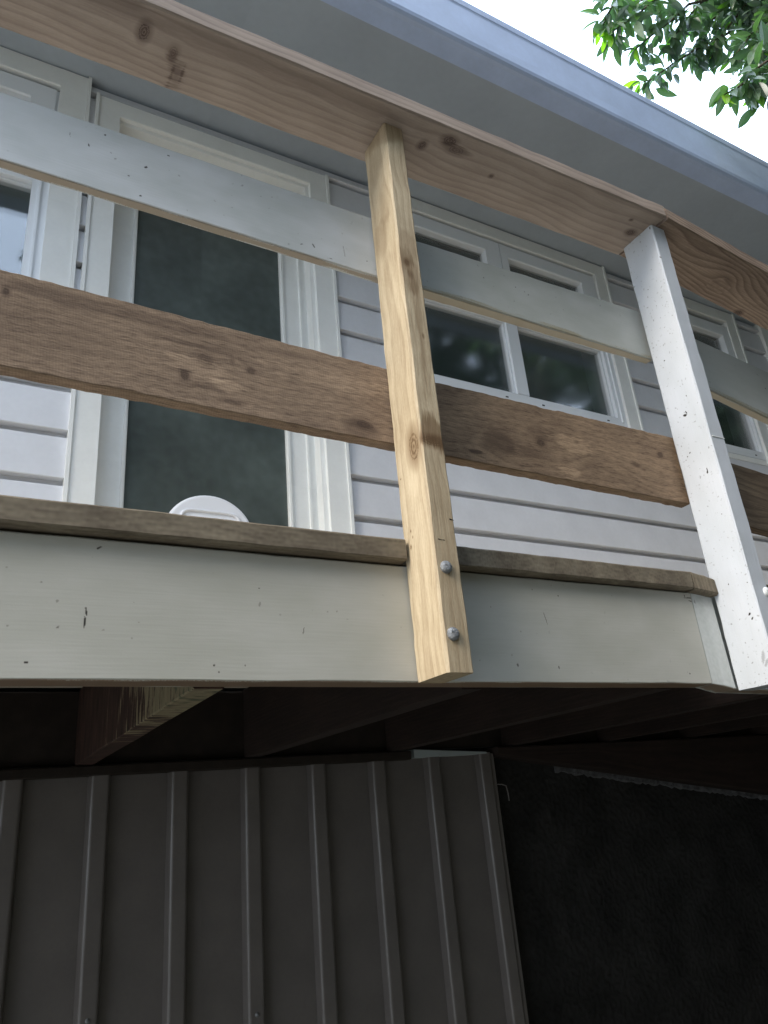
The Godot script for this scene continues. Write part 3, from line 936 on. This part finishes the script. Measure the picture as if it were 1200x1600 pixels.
func build_railing():
	var rl := thing("balcony_railing", "timber balcony railing of bare wood and white painted rails between posts", "railing", Vector3.ZERO)
	# --- handrail: u = x + 1.3 ; perimeter front .038, top .155, back .038, bottom .155 -> bottom starts at .231 (back) to .386 (front)
	var hk := []
	for q in [[-0.473, 0.084, 0.008, 0.015, 1.0], [-0.418, 0.066, 0.007, 0.012, 0.5], [0.141, 0.110, 0.013, 0.009, 1.0], [0.095, 0.077, 0.007, 0.009, 1.0], [0.168, 0.095, 0.016, 0.009, 0.5], [0.28, 0.068, 0.004, 0.004, 1.0], [0.712, 0.064, 0.010, 0.008, 1.0], [0.678, 0.096, 0.004, 0.003, 1.0], [-0.9, 0.07, 0.012, 0.011, 0.7]]:
		hk.append([q[0] + 1.3, 0.231 + (q[1] + 0.016), q[2], q[3], q[4]])
	mats.handrail = wood(2048, 386, 2.05, 0.386, 101, srgb(166, 152, 139), srgb(92, 78, 70), {"stains": [[0.898, 0.276, 0.025, 0.037, 0.5], [0.891, 0.27, 0.006, 0.032, 0.35], [0.908, 0.278, 0.005, 0.028, 0.4], [0.884, 0.305, 0.012, 0.018, 0.35], [1.0, 0.36, 0.5, 0.02, 0.22], [1.47, 0.345, 0.04, 0.012, 0.3], [0.2, 0.37, 0.6, 0.012, 0.2]], "knots": hk, "freq": 55.0, "ring": 0.30, "fibre": 0.15, "streak": 0.0, "blot": 0.20, "warp": 0.022, "vc": 1.15, "depth": 0.06, "slope": 0.0, "tilt": 0.015, "relief": 0.035, "rough": 0.7})
	var st := mb()
	timber(st, [Vector3(-1.3, 1.1125, 0.113), Vector3(-1.3, 1.1505, 0.113), Vector3(-1.3, 1.1505, -0.030), Vector3(-1.3, 1.1125, -0.030)], [Vector3(0.768, 1.1125, 0.1435), Vector3(0.768, 1.1505, 0.1435), Vector3(0.756, 1.1505, -0.0095), Vector3(0.756, 1.1125, -0.0095)], 0.0035, 60, 0.0006, 31)
	part("handrail_board", st, mats.handrail, rl, "long flat bare timber handrail board with dark knots underneath")
	mats.handrail2 = wood(1024, 386, 1.6, 0.386, 111, srgb(160, 140, 122), srgb(74, 58, 48), {"knots": [[0.53, 0.231 + 0.008, 0.012, 0.010, 0.9], [0.36, 0.231 + 0.055, 0.05, 0.035, 0.15]], "freq": 70.0, "ring": 0.55, "fibre": 0.28, "blot": 0.3, "warp": 0.045, "vc": 1.4, "depth": 0.03, "tilt": 0.11, "relief": 0.035, "rough": 0.7})
	st = mb()
	timber(st, [Vector3(0.778, 1.1125, 0.1415), Vector3(0.778, 1.1505, 0.1405), Vector3(0.764, 1.1505, -0.0085), Vector3(0.764, 1.1125, -0.0085)], [Vector3(2.36, 1.1125, 0.028), Vector3(2.36, 1.1505, 0.028), Vector3(2.35, 1.1505, -0.150), Vector3(2.35, 1.1125, -0.150)], 0.0035, 40, 0.0008, 32, 0.0, 0.0, 0.004)
	part("handrail_board", st, mats.handrail2, rl, "darker handrail board with wavy grain right of the white post")

	# --- posts. Bare post: left face v 0..0.088 (back to front), front face v 0.088..0.136
	var pk := [[0.383, 0.064, 0.024, 0.0135, 0.95], [0.383, 0.064, 0.006, 0.004, 0.6], [0.386, 0.112, 0.008, 0.022, 0.7], [0.76, 0.103, 0.006, 0.004, 0.7], [0.735, 0.107, 0.007, 0.004, 0.5], [0.60, 0.12, 0.004, 0.002, 0.6], [0.345, 0.012, 0.0012, 0.0012, 1.0], [0.217, 0.022, 0.0028, 0.0016, 1.0], [0.232, 0.03, 0.0016, 0.001, 1.0], [0.244, 0.026, 0.002, 0.0012, 1.0]]
	mats.post = wood(1400, 300, 1.13, 0.272, 121, srgb(197, 182, 154), srgb(112, 91, 66), {"knots": pk, "stains": [[0.405, 0.115, 0.035, 0.030, 0.55], [0.80, 0.115, 0.05, 0.03, 0.25], [0.73, 0.115, 0.05, 0.03, 0.3], [0.62, 0.115, 0.14, 0.010, 0.3], [0.86, 0.03, 0.05, 0.035, 0.22], [0.92, 0.05, 0.07, 0.02, 0.2], [1.02, 0.03, 0.06, 0.03, 0.18], [1.10, 0.1, 0.03, 0.1, 0.3], [0.25, 0.135, 0.012, 0.003, 0.6], [0.16, 0.112, 0.3, 0.03, 0.16]], "freq": 80.0, "ring": 0.26, "fibre": 0.22, "streak": 0.10, "blot": 0.22, "warp": 0.02, "vc": 0.16, "depth": 0.02, "slope": 0.02, "relief": 0.05, "rough": 0.72})
	st = mb()
	timber(st, ys(0.0005, 0.0035, 0.0525, 0.0015, 0.0885), ys(1.112, 0.003, 0.048, 0.0015, 0.0885), 0.0038, 60, 0.0007, 41, 1.13, 0.0)
	var p1 := part("post", st, mats.post, rl, "bare yellowish timber post with a ringed knot and two galvanised bolts")
	# end grain splinters along the saw cut at the foot
	bolt(p1, Vector3(0.0225, 0.164, 0.0890), mats.steel)
	bolt(p1, Vector3(0.0205, 0.058, 0.0890), mats.steel)
	for q in [[0.0415, 0.2475, 0.008, 0.0032], [0.0145, 0.2105, 0.012, 0.0018]]:
		var nk := mb()
		timber(nk, xs(q[0], q[1] - q[3] * 0.5, q[1] + q[3] * 0.5, 0.087, 0.0888), xs(q[0] + q[2], q[1] - q[3] * 0.5 + 0.001, q[1] + q[3] * 0.2 - 0.002, 0.087, 0.0888), 0.0004, 1)
		part("saw_nick", nk, mats.plate, p1)

	# white post, mildew specks thick on its left face
	var wm := [[0.61, 0.045, 0.003, 0.006, 0.4, 1.0], [0.615, 0.050, 0.0012, 0.005, 1.2, 1.0], [0.46, 0.062, 0.004, 0.002, 0.2, 1.0], [0.465, 0.063, 0.005, 0.0012, 0.0, 0.9], [0.07 + 0.07, 0.068, 0.0035, 0.0022, 0.8, 1.0], [0.052, 0.072, 0.014, 0.004, 0.3, 0.22], [0.04, 0.076, 0.010, 0.003, 0.6, 0.25]]
	mats.white_post = paint(1300, 300, 1.14, 0.28, 131, srgb(188, 192, 197), {"marks": wm, "specks": 420, "speck_v0": 0.0, "speck_dv": 0.096, "speck_size": 0.9, "amp": 2.5, "grime": 12.0, "rough": 0.3, "relief": 0.08})
	st = mb()
	timber(st, ys(-0.0125, 0.7605, 0.810, 0.0085, 0.1020), ys(1.112, 0.7515, 0.8005, 0.0150, 0.1090), 0.003, 40, 0.0009, 42, 1.14, 0.0)
	var p2 := part("post", st, mats.white_post, rl, "white painted post speckled with black mildew")
	mats.zinc_white = flat(Color(0.6, 0.62, 0.62), 0.4)
	bolt(p2, Vector3(0.800, 0.170, 0.1025), mats.zinc_white)
	bolt(p2, Vector3(0.800, 0.064, 0.1020), mats.zinc_white)
	# joint in the front facing of the white post
	var jt := mb()
	box(jt, Vector3(0.7635, 0.5225, 0.1040), Vector3(0.8035, 0.5245, 0.1064), 0.0004)
	part("paint_joint", jt, mats.trim, p2)

	# --- white rails behind the posts: v front 0..h
	var raw := srgb(140, 130, 115)
	var r1 := []
	for q in [[-0.531, 0.886, 0.0010, 0.004, 0.3, 1.0], [-0.561, 0.896, 0.0006, 0.006, 0.1, 0.5], [-0.438, 0.879, 0.003, 0.0022, 0.9, 1.0], [-0.465, 0.848, 0.0016, 0.0012, 0.0, 0.8], [-0.444, 0.813, 0.0022, 0.0014, 0.8, 1.0], [-0.507, 0.921, 0.002, 0.0015, 0.5, 0.9], [-0.400, 0.923, 0.002, 0.0015, 0.0, 0.9], [-0.125, 0.823, 0.0018, 0.005, 0.5, 0.6], [-0.06, 0.834, 0.0006, 0.014, 0.1, 0.5], [-0.15, 0.818, 0.004, 0.0008, 0.4, 0.7], [-0.09, 0.806, 0.004, 0.0009, 0.0, 0.7]]:
		r1.append([q[0] + 1.3, q[1] - 0.797, q[2], q[3], q[4], q[5]])
	mats.rail1 = paint(1300, 300, 1.33, 0.33, 141, srgb(180, 184, 185), {"marks": r1, "specks": 60, "speck_dv": 0.145, "amp": 2.5, "grime": 20.0, "rough": 0.35, "relief": 0.03, "bands": [[0.309, 0.331, raw, 0.95, 0.003], [-0.002, 0.004, raw, 0.4, 0.002]]})
	st = mb()
	timber(st, xs(-1.3, 0.809, 0.9425, -0.0205, 0.0), xs(0.026, 0.7905, 0.9405, -0.0185, 0.0), 0.002, 40, 0.0008, 51)
	part("white_rail", st, mats.rail1, rl, "white painted upper rail left of the bare post, dented and scuffed")
	mats.rail2 = paint(800, 300, 0.76, 0.34, 151, srgb(174, 176, 171), {"marks": [[0.255, 0.088, 0.0015, 0.0015, 0.0, 0.9], [0.345, 0.09, 0.0013, 0.0013, 0.0, 0.9], [0.38, 0.078, 0.002, 0.0014, 0.5, 0.9], [0.37, 0.083, 0.001, 0.001, 0.0, 0.8]], "specks": 40, "speck_dv": 0.135, "amp": 2.5, "grime": 18.0, "rough": 0.4, "relief": 0.03, "bands": [[0.300, 0.341, srgb(158, 148, 128), 0.95, 0.003], [-0.002, 0.012, srgb(150, 142, 118), 0.75, 0.006]]})
	st = mb()
	timber(st, xs(0.0275, 0.7965, 0.919, -0.027, 0.0005), xs(0.7755, 0.7905, 0.936, -0.024, -0.001), 0.003, 40, 0.0012, 52)
	part("white_rail", st, mats.rail2, rl, "white painted upper rail between the two posts, its bottom edge mouldy")
	st = mb()
	timber(st, [Vector3(0.826, 0.780, -0.005), Vector3(0.826, 0.930, -0.005), Vector3(0.826, 0.930, -0.029), Vector3(0.826, 0.780, -0.029)], [Vector3(2.3, 0.69, -0.15), Vector3(2.3, 0.935, -0.15), Vector3(2.3, 0.935, -0.176), Vector3(2.3, 0.69, -0.176)], 0.003, 20, 0.0008, 53)
	part("white_rail", st, mats.rail2, rl, "white painted upper rail right of the white post")

	# --- rough sawn lower rails: v front 0..0.165
	var lk := []
	for q in [[-0.335, 0.513, 0.013, 0.010, 0.4], [-0.335, 0.513, 0.004, 0.003, 0.4], [-0.367, 0.478, 0.006, 0.009, 0.6], [-0.290, 0.445, 0.014, 0.004, 0.45], [-0.626, 0.552, 0.004, 0.006, 0.6], [-0.258, 0.513, 0.006, 0.006, 0.5], [-0.05, 0.455, 0.016, 0.007, 0.4]]:
		lk.append([q[0] + 1.3, q[1] - 0.427, q[2], q[3], q[4]])
	var ls := []
	for q in [[-0.345, 0.495, 0.05, 0.022, -0.35], [-0.33, 0.462, 0.045, 0.005, 0.3], [-0.365, 0.538, 0.07, 0.005, 0.25], [-0.29, 0.525, 0.008, 0.014, 0.2], [-0.06, 0.448, 0.035, 0.02, 0.28], [-0.31, 0.54, 0.05, 0.015, 0.18], [-0.36, 0.50, 0.05, 0.03, 0.1], [-0.30, 0.475, 0.03, 0.012, -0.3], [-0.45, 0.565, 0.25, 0.012, 0.25], [-0.62, 0.50, 0.16, 0.06, 0.12], [-0.10, 0.53, 0.16, 0.02, -0.2]]:
		ls.append([q[0] + 1.3, q[1] - 0.427, q[2], q[3], q[4]])
	mats.low1 = wood(1500, 420, 1.325, 0.378, 161, srgb(150, 129, 108), srgb(64, 51, 43), {"knots": lk, "stains": ls, "kring": 0.14, "stretch": 0.13, "freq": 60.0, "ring": 0.22, "streak": 0.3, "fibre": 0.34, "blot": 0.24, "warp": 0.03, "vc": 1.4, "relief": 0.07, "rough": 0.9, "saw": 0.5})
	st = mb()
	timber(st, xs(-1.3, 0.447, 0.611, -0.026, 0.001), xs(0.025, 0.4205, 0.5795, -0.026, 0.0), 0.0018, 150, 0.0014, 61)
	part("rough_rail", st, mats.low1, rl, "wide rough sawn brown rail left of the bare post")
	mats.low2 = wood(900, 420, 0.75, 0.378, 171, srgb(152, 128, 103), srgb(64, 50, 40), {"knots": [[0.330, 0.073, 0.010, 0.007, 0.6], [0.432, 0.094, 0.005, 0.004, 0.35], [0.69, 0.108, 0.008, 0.006, 0.55], [0.60, 0.07, 0.01, 0.004, 0.4]], "stains": [[0.23, 0.058, 0.05, 0.04, 0.36], [0.30, 0.045, 0.06, 0.02, 0.28], [0.155, 0.022, 0.02, 0.005, 0.55], [0.05, 0.07, 0.03, 0.02, 0.35], [0.34, 0.095, 0.04, 0.02, 0.25], [0.40, 0.02, 0.03, 0.01, -0.35], [0.42, 0.085, 0.06, 0.02, -0.25]], "kring": 0.14, "stretch": 0.13, "freq": 60.0, "ring": 0.24, "streak": 0.3, "fibre": 0.34, "blot": 0.30, "warp": 0.04, "vc": 0.9, "relief": 0.06, "rough": 0.88, "saw": 0.4})
	st = mb()
	timber(st, xs(0.0265, 0.4175, 0.5755, -0.026, 0.0005), xs(0.7765, 0.4055, 0.5755, -0.026, -0.001), 0.0018, 100, 0.0013, 62)
	part("rough_rail", st, mats.low2, rl, "wide rough sawn brown rail with dark stains between the two posts")
	mats.low3 = wood(700, 420, 1.5, 0.42, 181, srgb(124, 106, 86), srgb(72, 58, 46), {"freq": 70.0, "ring": 0.5, "fibre": 0.5, "blot": 0.5, "warp": 0.05, "vc": 0.2, "relief": 0.09, "rough": 0.88})
	st = mb()
	timber(st, [Vector3(0.826, 0.387, -0.005), Vector3(0.826, 0.556, -0.005), Vector3(0.826, 0.556, -0.032), Vector3(0.826, 0.387, -0.032)], [Vector3(2.3, 0.365, -0.15), Vector3(2.3, 0.565, -0.15), Vector3(2.3, 0.565, -0.178), Vector3(2.3, 0.365, -0.178)], 0.002, 40, 0.0018, 63)
	part("rough_rail", st, mats.low3, rl, "dark brown rail right of the white post")
	# a third post beyond the frame carries the right hand bay
	st = mb()
	timber(st, ys(-0.01, 2.20, 2.25, -0.14, -0.05), ys(1.112, 2.20, 2.25, -0.14, -0.05), 0.003, 4)
	part("post", st, mats.white_post, rl)

# ---------------------------------------------------------------- trees
func leaf_mesh(length: float, width: float, fold: float, bend: float) -> ArrayMesh:
	# base at the origin, tip along +x, a gentle fold along the midrib, droop along the length
	var st := mb()
	var n := 6
	var mid := []
	var le := []
	var ri := []
	for i in n + 1:
		var t := float(i) / n
		var w := width * 0.5 * pow(sin(PI * clampf(pow(t, 0.85), 0.0, 1.0)), 0.8)
		if i == 0:
			w = width * 0.04
		if i == n:
			w = 0.0
		var yb := -bend * t * t * length
		mid.append(Vector3(t * length, yb, 0.0))
		le.append(Vector3(t * length, yb + w * fold, w))
		ri.append(Vector3(t * length, yb + w * fold, -w))
	for i in n:
		for side in [le, ri]:
			var nn: Vector3 = (mid[i + 1] - mid[i]).cross(side[i] - mid[i])
			if nn.y < 0.0:
				nn = -nn
			nn = nn.normalized()
			tri(st, mid[i], mid[i + 1], side[i + 1], nn)
			tri(st, mid[i], side[i + 1], side[i], nn)
	return st.commit()

func leaf_basis(dir: Vector3, roll: float, s: float) -> Basis:
	var x := dir.normalized()
	var z := x.cross(Vector3.UP)
	if z.length() < 0.05:
		z = Vector3(0, 0, 1)
	z = z.normalized()
	var y := z.cross(x).normalized()
	var b := Basis(x, y, z)
	return (b.rotated(x, roll)).scaled_local(Vector3.ONE * s)

func build_trees():
	var r := RandomNumberGenerator.new()
	r.seed = 99
	# --- the branch over the eaves
	var tree := thing("overhanging_tree", "leafy green tree reaching over the gutter at the top right", "tree", Vector3(6.6, -1.75, 2.2))
	var off := Vector3(6.6, -1.75, 2.2)
	var tk := mb()
	tube(tk, [Vector3(0, 0, 0), Vector3(0.05, 1.2, -0.05), Vector3(-0.1, 2.6, -0.2), Vector3(-0.25, 4.2, -0.4), Vector3(-0.3, 6.0, -0.5), Vector3(-0.2, 7.6, -0.4)], [0.24, 0.19, 0.16, 0.13, 0.09, 0.04], 12)
	part("trunk", tk, mats.bark, tree)
	var hub := Vector3(3.15, 3.75, 0.05)
	var lb := mb()
	tube(lb, [Vector3(-0.2, 3.6, -0.3), Vector3(-1.2, 4.6, -0.9), Vector3(-2.4, 5.3, -1.7), hub - off], [0.10, 0.075, 0.05, 0.03], 9)
	part("limb", lb, mats.bark, tree)
	var twigs := [
		[Vector3(2.05, 3.45, -0.32), Vector3(2.02, 3.45, -0.38), Vector3(1.95, 3.38, -0.44), Vector3(1.89, 3.35, -0.51), Vector3(1.85, 3.32, -0.56)],
		[Vector3(1.95, 3.62, -0.42), Vector3(1.88, 3.50, -0.46), Vector3(1.84, 3.42, -0.52), Vector3(1.82, 3.35, -0.55)],
		[Vector3(2.21, 3.46, -0.31), Vector3(2.16, 3.41, -0.38), Vector3(2.08, 3.36, -0.49), Vector3(2.03, 3.31, -0.54)],
		[Vector3(2.46, 3.39, -0.32), Vector3(2.36, 3.36, -0.43), Vector3(2.28, 3.32, -0.52), Vector3(2.21, 3.27, -0.60), Vector3(2.17, 3.28, -0.66)],
		[Vector3(2.28, 2.82, -0.01), Vector3(2.24, 2.81, -0.14), Vector3(2.20, 2.76, -0.21), Vector3(2.13, 2.72, -0.26)],
		[Vector3(2.41, 2.81, -0.07), Vector3(2.39, 2.81, -0.15), Vector3(2.34, 2.76, -0.19), Vector3(2.29, 2.73, -0.21)],
		[Vector3(2.33, 3.53, -0.21), Vector3(2.30, 3.51, -0.33), Vector3(2.23, 3.41, -0.40), Vector3(2.21, 3.34, -0.46)],
		[Vector3(2.48, 3.54, -0.21), Vector3(2.45, 3.53, -0.33), Vector3(2.38, 3.42, -0.41), Vector3(2.40, 3.38, -0.48)],
		[Vector3(2.53, 3.53, -0.13), Vector3(2.52, 3.49, -0.25), Vector3(2.45, 3.39, -0.33), Vector3(2.44, 3.31, -0.40)],
		[Vector3(2.54, 3.39, -0.08), Vector3(2.54, 3.36, -0.18), Vector3(2.48, 3.25, -0.26), Vector3(2.44, 3.20, -0.32)],
		[Vector3(2.55, 3.26, -0.05), Vector3(2.47, 3.17, -0.12), Vector3(2.47, 3.15, -0.19), Vector3(2.40, 3.06, -0.23)],
		[Vector3(2.34, 3.86, -0.37), Vector3(2.25, 3.78, -0.44), Vector3(2.14, 3.70, -0.50), Vector3(2.08, 3.71, -0.57)],
		[Vector3(2.80, 3.58, -0.05), Vector3(2.78, 3.57, -0.17), Vector3(2.70, 3.48, -0.24), Vector3(2.59, 3.43, -0.27)],
		[Vector3(2.63, 3.82, -0.20), Vector3(2.61, 3.80, -0.33), Vector3(2.52, 3.72, -0.39), Vector3(2.50, 3.71, -0.46)],
		[Vector3(2.79, 3.29, -0.10), Vector3(2.76, 3.29, -0.21), Vector3(2.67, 3.21, -0.26), Vector3(2.67, 3.20, -0.31)]]
	var shapes := [leaf_mesh(0.090, 0.034, 0.25, 0.15), leaf_mesh(0.105, 0.035, 0.35, 0.30), leaf_mesh(0.080, 0.036, 0.15, 0.05), leaf_mesh(0.098, 0.030, 0.5, 0.4)]
	var made := 0
	for t in twigs.size():
		var pts: Array = twigs[t]
		var path := [hub - off]
		var rad := [0.016]
		path.append((hub.lerp(pts[0], 0.6) + Vector3(0, 0.06, 0)) - off)
		rad.append(0.010)
		for i in pts.size():
			path.append(pts[i] - off)
			rad.append(0.007 - 0.0012 * i)
		var bm := mb()
		tube(bm, path, rad, 6)
		part("branch", bm, mats.bark, tree)
		var total := pts.size() - 1
		var count := 20
		for i in count:
			var f := 1.0 - pow(float(i) / count, 1.3)
			var s := f * total
			var k := mini(int(s), total - 1)
			var pos: Vector3 = pts[k].lerp(pts[k + 1], s - k)
			var along: Vector3 = (pts[k + 1] - pts[k]).normalized()
			var ang := i * 2.4 + t
			var side := along.cross(Vector3.UP).normalized()
			var up := side.cross(along)
			var out := (side * cos(ang) + up * sin(ang))
			var dir := (along * r.randf_range(0.25, 0.75) + out * r.randf_range(0.5, 0.9) + Vector3(0, -0.45, 0))
			var lf := MeshInstance3D.new()
			lf.name = numbered("leaf", tree)
			lf.mesh = shapes[r.randi() % 4]
			var young := i < 4 and (t < 6) and r.randf() < 0.65
			lf.material_override = mats.leaves[4 if young else (3 if r.randf() < 0.15 else [0, 1, 2, 5, 0][r.randi() % 5])]
			lf.transform = Transform3D(leaf_basis(dir, r.randf_range(-0.7, 0.7), r.randf_range(0.75, 1.15)), pos - off)
			tree.add_child(lf, true)
			made += 1
	# the rest of the crown, beyond what one can tell apart
	scatter(tree, "foliage", r, shapes, clumps_along(twigs, 44) + [[Vector3(2.98, 3.75, 0.0), Vector3(0.42, 0.40, 0.38), 900], [Vector3(2.66, 3.60, -0.13), Vector3(0.27, 0.27, 0.22), 800], [Vector3(2.62, 3.25, -0.06), Vector3(0.17, 0.14, 0.13), 170], [Vector3(3.5, 4.2, 0.2), Vector3(0.9, 0.8, 0.8), 1500], [Vector3(5.0, 5.0, 0.9), Vector3(1.3, 1.2, 1.2), 3000], [Vector3(6.4, 6.0, 1.8), Vector3(1.8, 1.6, 1.8), 5000]], off, 1.0)

	# --- trees across from the balcony that the panes mirror
	var big := [leaf_mesh(0.26, 0.13, 0.2, 0.2), leaf_mesh(0.30, 0.12, 0.3, 0.3)]
	var spots := [[-0.6, 8.8, 9.6, 2.2], [2.0, 6.4, 13.0, 2.6], [4.4, 5.0, 14.0, 2.8], [6.7, 3.9, 14.0, 2.8], [9.2, 2.2, 13.0, 2.8], [3.4, 10.5, 15.0, 3.2], [7.6, 7.4, 16.0, 3.4], [11.6, -0.6, 11.6, 2.8], [-3.6, 8.8, 10.2, 2.5], [-6.8, 8.6, 9.0, 2.5], [11.0, 5.6, 15.0, 3.2]]
	for i in spots.size():
		var s: Array = spots[i]
		var at := Vector3(s[0], -1.75, s[1])
		var o := thing("garden_tree", "dark green tree across from the balcony, seen only mirrored in the window panes", "tree", at, "trees mirrored in the window panes")
		var h: float = s[2]
		var tt := mb()
		tube(tt, [Vector3.ZERO, Vector3(0.1, h * 0.3, 0.05), Vector3(-0.05, h * 0.6, 0), Vector3(0.05, h * 0.9, 0.05)], [0.28, 0.2, 0.13, 0.04], 9)
		part("trunk", tt, mats.bark, o)
		var cl := []
		for k in 22:
			var yy := r.randf_range(0.14, 0.93)
			var rr: float = s[3] * (0.55 + 0.45 * sin(PI * clampf(yy, 0.1, 0.95)))
			var a := r.randf() * TAU
			cl.append([at + Vector3(cos(a) * rr * 0.6, h * yy, sin(a) * rr * 0.6), Vector3(1, 0.8, 1) * r.randf_range(0.8, 1.25), 560])
		scatter(o, "crown", r, big, cl, at, 1.0)

# small sprays of leaves that fill in round every twig
func clumps_along(twigs: Array, count: int) -> Array:
	var out := []
	for t in twigs:
		for i in t.size() - 1:
			out.append([t[i].lerp(t[i + 1], 0.3), Vector3(0.085, 0.06, 0.085), count / (t.size() - 1)])
	return out

func scatter(o: Node3D, called: String, r: RandomNumberGenerator, shapes: Array, clumps: Array, off: Vector3, size: float):
	var tr := [[], []]
	for c in clumps:
		for i in int(c[2]):
			var v := Vector3(r.randfn(), r.randfn(), r.randfn())
			v = v.normalized() * pow(r.randf(), 0.45)
			var p: Vector3 = c[0] + v * c[1]
			var dir := v.normalized() * 0.8 + Vector3(r.randf_range(-0.6, 0.6), r.randf_range(-0.9, 0.2), r.randf_range(-0.6, 0.6))
			tr[i % 2].append(Transform3D(leaf_basis(dir, r.randf_range(-0.9, 0.9), r.randf_range(0.7, 1.25) * size), p - off))
	for k in 2:
		var mm := MultiMesh.new()
		mm.transform_format = MultiMesh.TRANSFORM_3D
		mm.mesh = shapes[k]
		mm.instance_count = tr[k].size()
		for i in tr[k].size():
			mm.set_instance_transform(i, tr[k][i])
		var n := MultiMeshInstance3D.new()
		n.name = numbered(called, o)
		n.multimesh = mm
		n.material_override = mats.leaves[[0, 1][k]] if called == "foliage" else mats.garden_leaf
		n.set_meta("kind", "stuff")
		o.add_child(n, true)
